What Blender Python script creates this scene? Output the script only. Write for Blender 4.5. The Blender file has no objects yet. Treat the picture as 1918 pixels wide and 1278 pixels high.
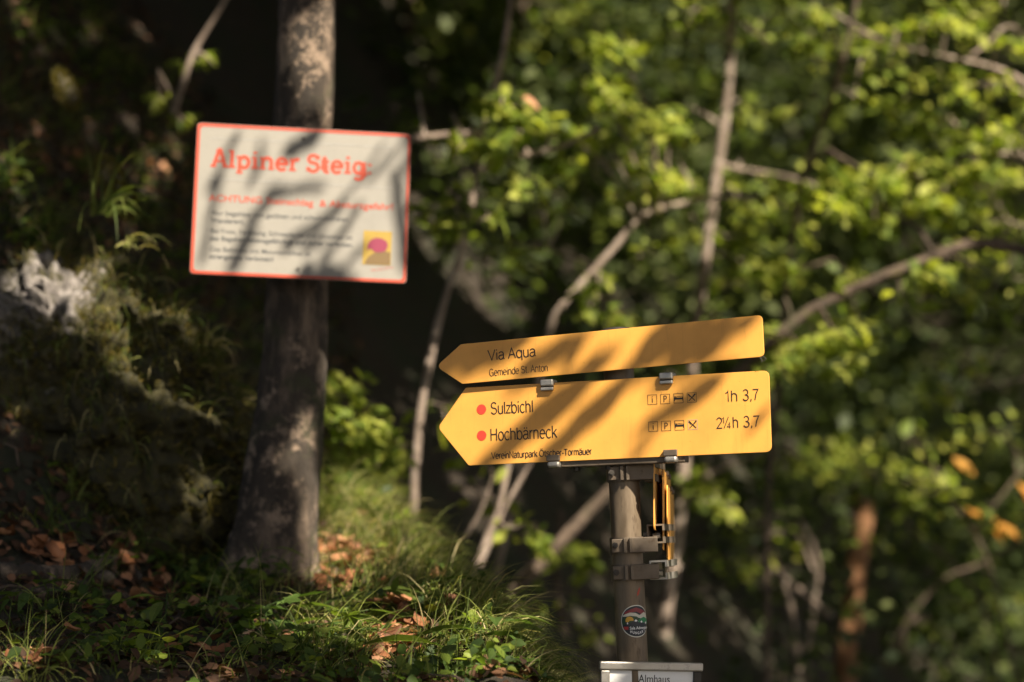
import bpy, bmesh, math, random
import numpy as np
from mathutils import Vector, Matrix, noise

R_ = math.radians
random.seed(7)
rng = np.random.default_rng(11)
scene = bpy.context.scene
col = scene.collection

# ------------------------------------------------------------------ camera
PITCH = R_(5.0)
CAM = Vector((0, 0, 1.6))
cd = bpy.data.cameras.new("camera")
cd.lens = 85.0
cd.sensor_width = 36.0
cd.clip_start = 0.05
cd.clip_end = 300.0
cd.dof.use_dof = True
cd.dof.focus_distance = 4.53
cd.dof.aperture_fstop = 2.0
cd.dof.aperture_blades = 0
cam = bpy.data.objects.new("camera", cd)
cam.location = CAM
cam.rotation_euler = (math.pi / 2 + PITCH, 0, 0)
col.objects.link(cam)
scene.camera = cam

# ------------------------------------------------------------------ sky and sun
SUN_EL, SUN_AZ = R_(45.0), R_(36.0)      # azimuth: from straight behind the camera towards the right
S = Vector((math.cos(SUN_EL) * math.sin(SUN_AZ), -math.cos(SUN_EL) * math.cos(SUN_AZ), math.sin(SUN_EL)))
world = bpy.data.worlds.new("World")
scene.world = world
world.use_nodes = True
wn = world.node_tree
sky = wn.nodes.new("ShaderNodeTexSky")
sky.sky_type = 'NISHITA'
sky.sun_disc = False
sky.dust_density = 3.0
sky.ozone_density = 0.3
sky.air_density = 0.8
sky.sun_elevation = SUN_EL
sky.sun_rotation = math.atan2(S.x, S.y)
bg = wn.nodes["Background"]
bg.inputs["Strength"].default_value = 0.05
wn.links.new(sky.outputs["Color"], bg.inputs["Color"])
sd = bpy.data.lights.new("sun", 'SUN')
sd.energy = 5.0
sd.angle = R_(0.53)
sd.color = (1.0, 0.90, 0.74)
sun = bpy.data.objects.new("sun", sd)
sun.rotation_euler = S.to_track_quat('Z', 'Y').to_euler()
sun.location = (6, -6, 9)
col.objects.link(sun)

scene.view_settings.view_transform = 'Standard'
scene.view_settings.look = 'None'
scene.view_settings.exposure = 1.62
scene.view_settings.gamma = 1.0
scene.render.engine = 'CYCLES'
scene.cycles.use_denoising = True
scene.cycles.max_bounces = 6
scene.cycles.diffuse_bounces = 3
scene.cycles.transmission_bounces = 3
scene.cycles.glossy_bounces = 2
scene.cycles.sample_clamp_indirect = 4.0

# ------------------------------------------------------------------ surveying: where things of the photograph stand
KPX = 36.0 / 85.0 / 1918.0
CF = Vector((0, math.cos(PITCH), math.sin(PITCH)))
CU = Vector((0, -math.sin(PITCH), math.cos(PITCH)))
CR = Vector((1, 0, 0))


def at(px, py, d):
    return CAM + d * (CF + CR * ((px - 959) * KPX) + CU * ((639 - py) * KPX))


def sstep(a, b, x):
    t = min(1.0, max(0.0, (x - a) / (b - a)))
    return t * t * (3 - 2 * t)


def lerp_tab(tab, x):
    if x <= tab[0][0]:
        return tab[0][1]
    for (a, va), (b, vb) in zip(tab, tab[1:]):
        if x <= b:
            return va + (vb - va) * (x - a) / (b - a)
    return tab[-1][1]


CREST = [(2.5, 0.20), (4.5, 0.01), (5.2, -0.09), (6.0, -0.21), (6.6, -0.42), (8.0, -0.9), (12.0, -1.8), (20.0, -3.5)]


def bank_top(x, y):
    z = 1.36 + 0.125 * (y - 4.2) + 0.09 * max(0.0, y - 5.75) + 0.28 * max(0.0, y - 7.0)
    if y < 4.25:
        z -= 1.0 * (4.25 - y) + 0.6 * max(0, 3.6 - y)
    z += 1.45 * max(0.0, -0.78 - x) * sstep(4.6, 6.2, y)
    return z


def height(x, y):
    cx = lerp_tab(CREST, y)
    low = -0.1 * sstep(5, 9, y) * 6 + 0.85 * max(0.0, y - 14.0)
    low = min(low, 26.0)
    dx = x - cx
    b = bank_top(min(x, cx), y)
    if dx > 0:
        b = b - 1.25 * dx - 0.25 * min(dx, 0.3)
    z = max(b, low) if y > 2.6 else max(b, 0.0)
    z = max(z, -0.6) if y > 5 else max(z, 0.0)
    n = noise.noise(Vector((x * 1.3, y * 1.3, 3.1))) * 0.07 + noise.noise(Vector((x * 4.1, y * 4.1, 7.7))) * 0.025
    k = 1.0 if y > 3 else 0.4
    if y > 13:
        n += noise.noise(Vector((x * 0.25, y * 0.25, 1.0))) * 0.9 * sstep(13, 17, y)
    return z + n * k


def ground_px(px, py):
    r = (CF + CR * ((px - 959) * KPX) + CU * ((639 - py) * KPX))
    t = 3.6
    while t < 40:
        p = CAM + r * t
        if p.z < height(p.x, p.y):
            return p
        t += 0.03
    return None


def ground_normal(x, y, e=0.05):
    return Vector((height(x - e, y) - height(x + e, y), height(x, y - e) - height(x, y + e), 2 * e)).normalized()


# ------------------------------------------------------------------ materials
def new_mat(name):
    m = bpy.data.materials.new(name)
    m.use_nodes = True
    nt = m.node_tree
    b = nt.nodes["Principled BSDF"]
    return m, nt, b


def N(nt, t, **kw):
    n = nt.nodes.new(t)
    for k, v in kw.items():
        if k in n.inputs:
            n.inputs[k].default_value = v
        else:
            setattr(n, k, v)
    return n


def ramp(nt, stops, src=None):
    r = nt.nodes.new("ShaderNodeValToRGB")
    e = r.color_ramp.elements
    while len(e) < len(stops):
        e.new(0.5)
    for el, (p, c) in zip(e, stops):
        el.position = p
        el.color = (*c, 1) if len(c) == 3 else c
    if src is not None:
        nt.links.new(src, r.inputs["Fac"])
    return r


def mixc(nt, fac, a, b, mode='MIX'):
    m = nt.nodes.new("ShaderNodeMix")
    m.data_type = 'RGBA'
    m.blend_type = mode
    for sock, v in ((m.inputs[0], fac), (m.inputs[6], a), (m.inputs[7], b)):
        if isinstance(v, (int, float)):
            sock.default_value = v
        elif isinstance(v, tuple):
            sock.default_value = (*v, 1)
        else:
            nt.links.new(v, sock)
    return m.outputs[2]


def coords(nt, scale=(1, 1, 1), space="Object"):
    tc = nt.nodes.new("ShaderNodeTexCoord")
    mp = nt.nodes.new("ShaderNodeMapping")
    mp.inputs["Scale"].default_value = scale
    nt.links.new(tc.outputs[space], mp.inputs["Vector"])
    return mp.outputs["Vector"]


def noise_tex(nt, vec, scale, detail=4, rough=0.55):
    n = N(nt, "ShaderNodeTexNoise", Scale=scale, Detail=detail, Roughness=rough)
    nt.links.new(vec, n.inputs["Vector"])
    return n.outputs["Fac"]


def bump(nt, b, h, strength, dist=0.01):
    n = N(nt, "ShaderNodeBump", Strength=strength, Distance=dist)
    nt.links.new(h, n.inputs["Height"])
    nt.links.new(n.outputs["Normal"], b.inputs["Normal"])


def paint_mat(name, colr, rough=0.42, dirt=0.25):
    m, nt, b = new_mat(name)
    v = coords(nt)
    big = noise_tex(nt, v, 9, 5)
    fine = noise_tex(nt, v, 150, 2)
    r1 = ramp(nt, [(0.42, (0, 0, 0)), (0.75, (1, 1, 1))], big)
    c = mixc(nt, r1.outputs[0], colr, tuple(x * (1 - dirt * 0.6) for x in colr))
    spk = ramp(nt, [(0.70, (0, 0, 0)), (0.76, (1, 1, 1))], fine)
    c = mixc(nt, spk.outputs[0], c, tuple(x * (1 - dirt) for x in colr))
    run = noise_tex(nt, coords(nt, (1, 0.07, 1)), 95, 4, 0.7)       # faint water runs down the board
    rn = ramp(nt, [(0.55, (0, 0, 0)), (0.85, (0.6, 0.6, 0.6))], run)
    c = mixc(nt, rn.outputs[0], c, tuple(x * (1 - dirt * 1.2) for x in colr))
    nt.links.new(c, b.inputs["Base Color"])
    rr = ramp(nt, [(0.3, (rough - 0.06,) * 3), (0.7, (rough + 0.1,) * 3)], big)
    nt.links.new(rr.outputs[0], b.inputs["Roughness"])
    bump(nt, b, fine, 0.04, 0.002)
    return m


def flat_mat(name, colr, rough=0.6):
    m, nt, b = new_mat(name)
    v = coords(nt)
    f = noise_tex(nt, v, 60, 3)
    c = mixc(nt, f, tuple(x * 0.88 for x in colr), tuple(min(1, x * 1.1) for x in colr))
    nt.links.new(c, b.inputs["Base Color"])
    b.inputs["Roughness"].default_value = rough
    return m


def metal_mat(name, c0, c1, stain, rough=0.45, metallic=0.75, zs=0.25):
    m, nt, b = new_mat(name)
    v = coords(nt, (1, 1, zs))
    a = noise_tex(nt, v, 22, 6, 0.65)
    r = ramp(nt, [(0.3, c0), (0.62, c1)], a)
    s = noise_tex(nt, v, 48, 5, 0.7)
    sr = ramp(nt, [(0.58, (0, 0, 0)), (0.70, (1, 1, 1))], s)
    c = mixc(nt, sr.outputs[0], r.outputs[0], stain)
    nt.links.new(c, b.inputs["Base Color"])
    b.inputs["Metallic"].default_value = metallic
    rr = ramp(nt, [(0.3, (rough,) * 3), (0.7, (rough + 0.25,) * 3)], a)
    nt.links.new(rr.outputs[0], b.inputs["Roughness"])
    bump(nt, b, s, 0.15, 0.002)
    return m


def leaf_mat(name, stops, attr=True, trans=0.42, tcol=2.3, rough=0.55):
    m, nt, b = new_mat(name)
    if attr:
        a = N(nt, "ShaderNodeAttribute", attribute_name="tint")
        src = a.outputs["Fac"]
    else:
        src = nt.nodes.new("ShaderNodeObjectInfo").outputs["Random"]
    r = ramp(nt, stops, src)
    v = coords(nt)
    f = noise_tex(nt, v, 35, 3)
    vr = ramp(nt, [(0.35, (0.78, 0.78, 0.78)), (0.7, (1.12, 1.12, 1.12))], f)
    c = mixc(nt, 1.0, r.outputs[0], vr.outputs[0], 'MULTIPLY')
    nt.links.new(c, b.inputs["Base Color"])
    b.inputs["Roughness"].default_value = rough
    b.inputs["Specular IOR Level"].default_value = 0.22
    t = N(nt, "ShaderNodeBsdfTranslucent")
    tc = mixc(nt, 1.0, c, (tcol, tcol * 1.05, tcol * 0.5), 'MULTIPLY')
    nt.links.new(tc, t.inputs["Color"])
    mx = N(nt, "ShaderNodeMixShader")
    mx.inputs[0].default_value = trans
    nt.links.new(b.outputs[0], mx.inputs[1])
    nt.links.new(t.outputs[0], mx.inputs[2])
    nt.links.new(mx.outputs[0], nt.nodes["Material Output"].inputs["Surface"])
    return m


def bark_mat(name, dark, mid, light, moss=0.0, zs=0.35, scale=9):
    m, nt, b = new_mat(name)
    v = coords(nt, (1, 1, zs))
    v1 = coords(nt)
    a = noise_tex(nt, v, scale, 8, 0.7)
    r = ramp(nt, [(0.28, dark), (0.5, mid), (0.72, light)], a)
    c = r.outputs[0]
    li = noise_tex(nt, v1, 12, 10, 0.78)
    lr = ramp(nt, [(0.52, (0, 0, 0)), (0.60, (1, 1, 1))], li)
    c = mixc(nt, lr.outputs[0], c, light)
    if moss > 0:
        mo = noise_tex(nt, v1, 5.0, 6, 0.65)
        mr = ramp(nt, [(0.62 - 0.25 * moss, (0, 0, 0)), (0.74 - 0.2 * moss, (1, 1, 1))], mo)
        c = mixc(nt, mr.outputs[0], c, (0.045, 0.052, 0.014))
    nt.links.new(c, b.inputs["Base Color"])
    b.inputs["Roughness"].default_value = 0.85
    f = noise_tex(nt, v, scale * 5, 8, 0.75)
    bump(nt, b, f, 0.9, 0.02)
    return m


def soil_mat(name):
    m, nt, b = new_mat(name)
    v = coords(nt)
    a = noise_tex(nt, v, 3.0, 8, 0.7)
    f = noise_tex(nt, v, 42, 6, 0.7)
    r = ramp(nt, [(0.3, (0.012, 0.009, 0.006)), (0.5, (0.035, 0.024, 0.014)), (0.7, (0.07, 0.042, 0.024))], f)
    g = ramp(nt, [(0.46, (0, 0, 0)), (0.62, (1, 1, 1))], a)
    c = mixc(nt, g.outputs[0], r.outputs[0], (0.022, 0.028, 0.009))
    nt.links.new(c, b.inputs["Base Color"])
    b.inputs["Roughness"].default_value = 0.95
    bump(nt, b, f, 0.9, 0.03)
    return m


def rock_mat(name):
    m, nt, b = new_mat(name)
    v = coords(nt)
    f = noise_tex(nt, v, 26, 8, 0.7)
    a = noise_tex(nt, v, 15, 9, 0.72)
    r = ramp(nt, [(0.34, (0.05, 0.043, 0.036)), (0.50, (0.16, 0.14, 0.125)), (0.70, (0.33, 0.295, 0.27))], f)
    mo = noise_tex(nt, v, 40, 5, 0.7)
    mcol = ramp(nt, [(0.3, (0.009, 0.009, 0.004)), (0.7, (0.060, 0.050, 0.011))], mo)
    at_ = N(nt, "ShaderNodeAttribute", attribute_name="moss")
    ad = N(nt, "ShaderNodeMath", operation='ADD')
    nt.links.new(a, ad.inputs[0])
    nt.links.new(at_.outputs["Fac"], ad.inputs[1])
    mk = ramp(nt, [(0.50, (0, 0, 0)), (0.60, (1, 1, 1))], ad.outputs[0])
    c = mixc(nt, mk.outputs[0], r.outputs[0], mcol.outputs[0])
    nt.links.new(c, b.inputs["Base Color"])
    b.inputs["Roughness"].default_value = 0.92
    bump(nt, b, f, 0.8, 0.02)
    return m


YELLOW = paint_mat("yellow_enamel", (0.71, 0.335, 0.062), 0.42, 0.34)
BACKY = paint_mat("yellow_enamel_old", (0.62, 0.33, 0.05), 0.45, 0.2)
INK = flat_mat("black_print", (0.012, 0.011, 0.010), 0.5)
REDDOT = flat_mat("red_dot_print", (0.72, 0.045, 0.025), 0.45)
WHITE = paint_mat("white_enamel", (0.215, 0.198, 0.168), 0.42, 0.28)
SHEET = paint_mat("paper_sheet", (0.72, 0.71, 0.69), 0.35, 0.05)
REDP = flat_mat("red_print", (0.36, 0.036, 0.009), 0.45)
GREYP = flat_mat("grey_print", (0.055, 0.055, 0.055), 0.5)
RULE = flat_mat("rule_print", (0.28, 0.27, 0.25), 0.5)
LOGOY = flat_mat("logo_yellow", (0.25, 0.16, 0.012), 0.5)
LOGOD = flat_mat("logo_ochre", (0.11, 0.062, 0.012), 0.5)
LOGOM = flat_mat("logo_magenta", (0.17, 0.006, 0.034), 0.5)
STEEL = metal_mat("galvanised_steel", (0.085, 0.060, 0.037), (0.215, 0.162, 0.108), (0.050, 0.030, 0.017), 0.42, 0.55, 0.2)
BANDM = metal_mat("aged_band_metal", (0.09, 0.068, 0.048), (0.17, 0.132, 0.095), (0.08, 0.05, 0.03), 0.45, 0.6, 1)
ALU = metal_mat("aluminium", (0.30, 0.275, 0.24), (0.44, 0.41, 0.36), (0.28, 0.26, 0.23), 0.30, 0.85, 1)
DARKM = metal_mat("dark_metal_and_shade", (0.03, 0.028, 0.025), (0.07, 0.06, 0.05), (0.05, 0.03, 0.02), 0.45, 0.7, 1)  # dark fittings; also paints the shade in clip gaps and on one notice rail
BARK = bark_mat("mossy_bark", (0.012, 0.009, 0.006), (0.050, 0.036, 0.024), (0.30, 0.215, 0.15), 0.30)
BARK2 = bark_mat("pale_bark", (0.15, 0.11, 0.082), (0.32, 0.24, 0.185), (0.50, 0.40, 0.32), 0.0, 0.4, 12)
BARK3 = bark_mat("brown_bark", (0.04, 0.028, 0.019), (0.10, 0.068, 0.045), (0.20, 0.14, 0.10), 0.1, 0.4, 12)
DEADW = bark_mat("rotten_wood", (0.09, 0.040, 0.016), (0.22, 0.10, 0.04), (0.36, 0.18, 0.08), 0.0, 0.3, 14)
GREEN = [(0.0, (0.022, 0.040, 0.010)), (0.35, (0.060, 0.100, 0.015)), (0.7, (0.17, 0.21, 0.028)), (1.0, (0.33, 0.335, 0.058))]
LEAF = leaf_mat("leaf_green", GREEN)
LEAFI = leaf_mat("leaf_green_single", [(0.0, (0.10, 0.145, 0.018)), (0.5, (0.185, 0.225, 0.030)), (1.0, (0.33, 0.335, 0.060))], attr=False)
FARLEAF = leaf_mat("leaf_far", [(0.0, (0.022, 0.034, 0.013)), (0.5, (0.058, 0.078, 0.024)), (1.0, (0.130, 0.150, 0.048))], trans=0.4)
CANLEAF = leaf_mat("leaf_canopy", [(0.0, (0.02, 0.04, 0.01)), (1.0, (0.06, 0.10, 0.02))], trans=0.12, tcol=1.0)
HERB = leaf_mat("herb_leaf", [(0.0, (0.035, 0.065, 0.015)), (0.5, (0.065, 0.105, 0.020)), (1.0, (0.12, 0.15, 0.025))], attr=False, trans=0.3)
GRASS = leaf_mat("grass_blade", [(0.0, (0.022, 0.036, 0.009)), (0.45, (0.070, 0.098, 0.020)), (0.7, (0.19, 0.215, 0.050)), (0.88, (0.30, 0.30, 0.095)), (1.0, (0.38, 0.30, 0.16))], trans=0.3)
MOSS = leaf_mat("moss_shoot", [(0.0, (0.03, 0.030, 0.008)), (0.6, (0.11, 0.095, 0.018)), (1.0, (0.22, 0.16, 0.035))], trans=0.25)
DEAD = leaf_mat("dead_leaf", [(0.0, (0.10, 0.040, 0.018)), (0.5, (0.28, 0.115, 0.050)), (1.0, (0.46, 0.24, 0.13))], attr=False, trans=0.2, tcol=1.2, rough=0.6)
DEADA = leaf_mat("dead_leaf_litter", [(0.0, (0.030, 0.017, 0.010)), (0.6, (0.085, 0.044, 0.024)), (1.0, (0.26, 0.13, 0.07))], trans=0.2, tcol=1.2, rough=0.6)
ORANGE = leaf_mat("orange_leaf", [(0.0, (0.34, 0.13, 0.02)), (1.0, (0.46, 0.24, 0.04))], attr=False, trans=0.4)
SOIL = soil_mat("forest_soil")
ROCK = rock_mat("mossy_limestone")


# ------------------------------------------------------------------ scene graph helpers
def tag(o, label=None, cat=None, group=None, kind=None):
    for k, v in (("label", label), ("category", cat), ("group", group), ("kind", kind)):
        if v:
            o[k] = v
    return o


def empty(name, mat=None):
    o = bpy.data.objects.new(name, None)
    o.empty_display_size = 0.1
    if mat is not None:
        o.matrix_world = mat
    col.objects.link(o)
    return o


def link(name, me, mat=None, parent=None, smooth=False, mw=None):
    o = bpy.data.objects.new(name, me)
    if mat is not None and not me.materials:
        me.materials.append(mat)
    if smooth:
        me.polygons.foreach_set("use_smooth", [True] * len(me.polygons))
    col.objects.link(o)
    if parent is not None:
        o.parent = parent
    if mw is not None:
        o.matrix_local = mw
    return o


class MB:
    def __init__(self):
        self.v = []
        self.f = []

    def add(self, vs, fs):
        n = len(self.v)
        self.v += [tuple(p) for p in vs]
        self.f += [tuple(i + n for i in f) for f in fs]
        return self

    def box(self, lo, hi, M=None):
        (a, b, c), (d, e, g) = lo, hi
        vs = [Vector(p) for p in ((a, b, c), (d, b, c), (d, e, c), (a, e, c), (a, b, g), (d, b, g), (d, e, g), (a, e, g))]
        if M is not None:
            vs = [M @ p for p in vs]
        return self.add(vs, [(3, 2, 1, 0), (4, 5, 6, 7), (0, 1, 5, 4), (1, 2, 6, 5), (2, 3, 7, 6), (3, 0, 4, 7)])

    def prism(self, poly, z0, z1, M=None):
        n = len(poly)
        vs = [Vector((x, y, z0)) for x, y in poly] + [Vector((x, y, z1)) for x, y in poly]
        if M is not None:
            vs = [M @ p for p in vs]
        fs = [tuple(range(n - 1, -1, -1)), tuple(range(n, 2 * n))]
        fs += [(i, (i + 1) % n, n + (i + 1) % n, n + i) for i in range(n)]
        return self.add(vs, fs)

    def face(self, poly, z=0.0):
        return self.add([(x, y, z) for x, y in poly], [tuple(range(len(poly)))])

    def tube(self, pts, rad, seg=8, cap=True):
        pts = [Vector(p) for p in pts]
        n = len(pts)
        if not hasattr(rad, "__len__"):
            rad = [rad] * n
        base = len(self.v)
        ref = None
        for i, p in enumerate(pts):
            t = (pts[min(i + 1, n - 1)] - pts[max(i - 1, 0)]).normalized()
            if ref is None:
                ref = t.orthogonal().normalized()
            ref = (ref - t * ref.dot(t)).normalized()
            b = t.cross(ref)
            for k in range(seg):
                a = 2 * math.pi * k / seg
                self.v.append(tuple(p + (ref * math.cos(a) + b * math.sin(a)) * rad[i]))
        for i in range(n - 1):
            for k in range(seg):
                k2 = (k + 1) % seg
                self.f.append((base + i * seg + k, base + i * seg + k2, base + (i + 1) * seg + k2, base + (i + 1) * seg + k))
        if cap:
            self.f.append(tuple(base + k for k in range(seg - 1, -1, -1)))
            self.f.append(tuple(base + (n - 1) * seg + k for k in range(seg)))
        return self

    def mesh(self, name):
        me = bpy.data.meshes.new(name)
        me.from_pydata(self.v, [], self.f)
        me.update()
        return me

    def build(self, name, mat, parent=None, smooth=False, mw=None, bevel=0.0):
        me = self.mesh(name)
        if bevel > 0:
            bm = bmesh.new()
            bm.from_mesh(me)
            bmesh.ops.bevel(bm, geom=[e for e in bm.edges if e.is_manifold and e.calc_face_angle(0) > 0.6], offset=bevel, segments=2, affect='EDGES', profile=0.5)
            bm.to_mesh(me)
            bm.free()
        return link(name, me, mat, parent, smooth, mw)


def spline(pts, sub=6):
    pts = [Vector(p) for p in pts]
    out = []
    n = len(pts)
    for i in range(n - 1):
        p0, p1, p2, p3 = pts[max(i - 1, 0)], pts[i], pts[i + 1], pts[min(i + 2, n - 1)]
        for k in range(sub):
            t = k / sub
            out.append(0.5 * ((2 * p1) + (-p0 + p2) * t + (2 * p0 - 5 * p1 + 4 * p2 - p3) * t * t + (-p0 + 3 * p1 - 3 * p2 + p3) * t ** 3))
    out.append(pts[-1])
    return out


# ---- leaves as numpy clouds: outline (x across, y along), folded along the midrib
LEAF6 = (np.array([(0, 0, 0), (-.30, .30, .07), (-.26, .65, .06), (0, 1.0, -.06), (.26, .65, .06), (.30, .30, .07), (0, .5, -.01)]),
         [(0, 6, 1), (1, 6, 2), (2, 6, 3), (3, 6, 4), (4, 6, 5), (5, 6, 0)])
LEAF2 = (np.array([(0, 0, 0), (-.32, .45, .05), (0, 1.0, -.03), (.32, .45, .05)]), [(0, 2, 1), (0, 3, 2)])


LEAF2C = (LEAF2[0] - np.array([0, .5, 0]), LEAF2[1])
LEAF6C = (LEAF6[0] - np.array([0, .5, 0]), LEAF6[1])


def unit(a):
    return a / np.maximum(np.linalg.norm(a, axis=1, keepdims=True), 1e-9)


def leaf_cloud(name, pos, nrm, size, mat, parent=None, tint=None, shape=LEAF6, along=None):
    pos = np.asarray(pos, float)
    n = len(pos)
    nrm = unit(np.asarray(nrm, float))
    if along is None:
        along = rng.normal(size=(n, 3))
    along = unit(along - nrm * np.sum(along * nrm, axis=1, keepdims=True))
    across = np.cross(along, nrm)
    tv, tf = shape
    size = np.asarray(size, float).reshape(n, 1, 1)
    V = (pos[:, None, :] + size * (tv[None, :, 0:1] * across[:, None, :] + tv[None, :, 1:2] * along[:, None, :] + tv[None, :, 2:3] * nrm[:, None, :]))
    k = len(tv)
    V = V.reshape(-1, 3)
    F = (np.array(tf)[None] + (np.arange(n) * k)[:, None, None]).reshape(-1, 3)
    me = bpy.data.meshes.new(name)
    me.vertices.add(len(V))
    me.vertices.foreach_set("co", V.ravel())
    me.loops.add(F.size)
    me.loops.foreach_set("vertex_index", F.ravel().astype(np.int32))
    me.polygons.add(len(F))
    me.polygons.foreach_set("loop_start", np.arange(0, F.size, 3, dtype=np.int32))
    me.update(calc_edges=True)
    if tint is None:
        tint = rng.random(n)
    at_ = me.attributes.new("tint", 'FLOAT', 'POINT')
    at_.data.foreach_set("value", np.repeat(tint, k).astype(np.float32))
    return link(name, me, mat, parent)


def ribbons(name, roots, dirs, lens, widths, droop, mat, parent=None, tint=None, seg=5, side=None):
    """grass blades: each starts along its direction and bends under its weight"""
    roots = np.asarray(roots, float)
    n = len(roots)
    dirs = unit(np.asarray(dirs, float))
    if side is None:
        side = unit(np.cross(dirs, rng.normal(size=(n, 3))))
    V = np.zeros((n, (seg + 1) * 2, 3))
    lens = np.asarray(lens).reshape(n, 1)
    droop = np.asarray(droop).reshape(n, 1)
    p = roots.copy()
    d = dirs.copy()
    for i in range(seg + 1):
        w = np.asarray(widths).reshape(n, 1) * (1 - (i / seg) ** 1.6 * 0.93)
        V[:, 2 * i] = p - side * w * 0.5
        V[:, 2 * i + 1] = p + side * w * 0.5
        p = p + d * lens / seg
        d = d.copy()
        d[:, 2:3] -= droop / seg
        d = unit(d)
    q = []
    for i in range(seg):
        q += [(2 * i, 2 * i + 1, 2 * i + 3), (2 * i, 2 * i + 3, 2 * i + 2)]
    k = (seg + 1) * 2
    F = (np.array(q)[None] + (np.arange(n) * k)[:, None, None]).reshape(-1, 3)
    V = V.reshape(-1, 3)
    me = bpy.data.meshes.new(name)
    me.vertices.add(len(V))
    me.vertices.foreach_set("co", V.ravel())
    me.loops.add(F.size)
    me.loops.foreach_set("vertex_index", F.ravel().astype(np.int32))
    me.polygons.add(len(F))
    me.polygons.foreach_set("loop_start", np.arange(0, F.size, 3, dtype=np.int32))
    me.update(calc_edges=True)
    if tint is None:
        tint = rng.random(n)
    a = me.attributes.new("tint", 'FLOAT', 'POINT')
    a.data.foreach_set("value", np.repeat(tint, k).astype(np.float32))
    return link(name, me, mat, parent, smooth=True)


def text_mesh(txt, height_, width=None, xs=1.0, weight=0.0, spacing=1.0):
    """built-in font turned into a flat mesh; cap height in metres, squeezed to the given width; baseline at y = 0, left edge at x = 0"""
    cu = bpy.data.curves.new("lettering", 'FONT')
    cu.body = txt
    cu.size = 1.0
    cu.offset = weight
    cu.resolution_u = 4
    cu.space_character = spacing
    o = bpy.data.objects.new("lettering", cu)
    col.objects.link(o)
    dg = bpy.context.evaluated_depsgraph_get()
    me = bpy.data.meshes.new_from_object(o.evaluated_get(dg))
    bpy.data.objects.remove(o)
    bpy.data.curves.remove(cu)
    co = np.empty(len(me.vertices) * 3)
    me.vertices.foreach_get("co", co)
    co = co.reshape(-1, 3)
    cap = 0.729 if CAPH is None else CAPH
    s = height_ / cap
    x0, x1 = co[:, 0].min(), co[:, 0].max()
    sx = s * xs if width is None else width / (x1 - x0)
    co[:, 0] = (co[:, 0] - x0) * sx
    co[:, 1] *= s
    co[:, 2] = 0
    me.vertices.foreach_set("co", co.ravel())
    me.materials.clear()
    me.update()
    return me


CAPH = None
_h = text_mesh("H", 1.0)
_c = [v.co.y for v in _h.vertices]
CAPH = (max(_c) - min(_c)) * 0.729
bpy.data.meshes.remove(_h)


def put_text(parent, txt, u, v, hgt, width, mat, z=0.0006, weight=-0.012, xs=1.0, name="lettering"):
    me = text_mesh(txt, hgt, width, xs, weight)
    return link(name, me, mat, parent, mw=Matrix.Translation((u, v, z)))


def plane_frame(o, yaw, roll, pit=0.0):
    """board frame: x along the board, y up the board, z out of its face; yaw > 0 brings its right end nearer"""
    y, r, p = R_(yaw), R_(roll), R_(pit)
    u = Vector((math.cos(y), -math.sin(y), 0))
    v = Vector((0, 0, 1))
    n = u.cross(v)
    v2 = v * math.cos(p) + n * math.sin(p)
    n2 = u.cross(v2)
    u3 = u * math.cos(r) + v2 * math.sin(r)
    v3 = n2.cross(u3)
    M = Matrix((u3, v3, n2)).transposed().to_4x4()
    M.translation = o
    return M


def round_poly(pts, radii, seg=5):
    out = []
    n = len(pts)
    for i in range(n):
        p, a, b = Vector(pts[i]), Vector(pts[i - 1]), Vector(pts[(i + 1) % n])
        r = radii[i]
        if r <= 0:
            out.append((p.x, p.y))
            continue
        d1, d2 = (a - p).normalized(), (b - p).normalized()
        t = r / math.tan(d1.angle(d2) / 2)
        p1, p2 = p + d1 * t, p + d2 * t
        for k in range(seg + 1):
            s = k / seg
            q = p1 * (1 - s) ** 2 + p * 2 * s * (1 - s) + p2 * s * s
            out.append((q.x, q.y))
    return out


def ring_poly(outer, inner, z):
    n = len(outer)
    mb = MB()
    mb.add([(x, y, z) for x, y in outer] + [(x, y, z) for x, y in inner], [(i, (i + 1) % n, n + (i + 1) % n, n + i) for i in range(n)])
    return mb


def disc(r, cx, cy, seg=28):
    return [(cx + r * math.cos(2 * math.pi * k / seg), cy + r * math.sin(2 * math.pi * k / seg)) for k in range(seg)]


def arc(cx, cy, rx, ry, a0, a1, n=10):
    return [(cx + rx * math.cos(R_(a0 + (a1 - a0) * i / n)), cy + ry * math.sin(R_(a0 + (a1 - a0) * i / n))) for i in range(n + 1)]


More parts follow.
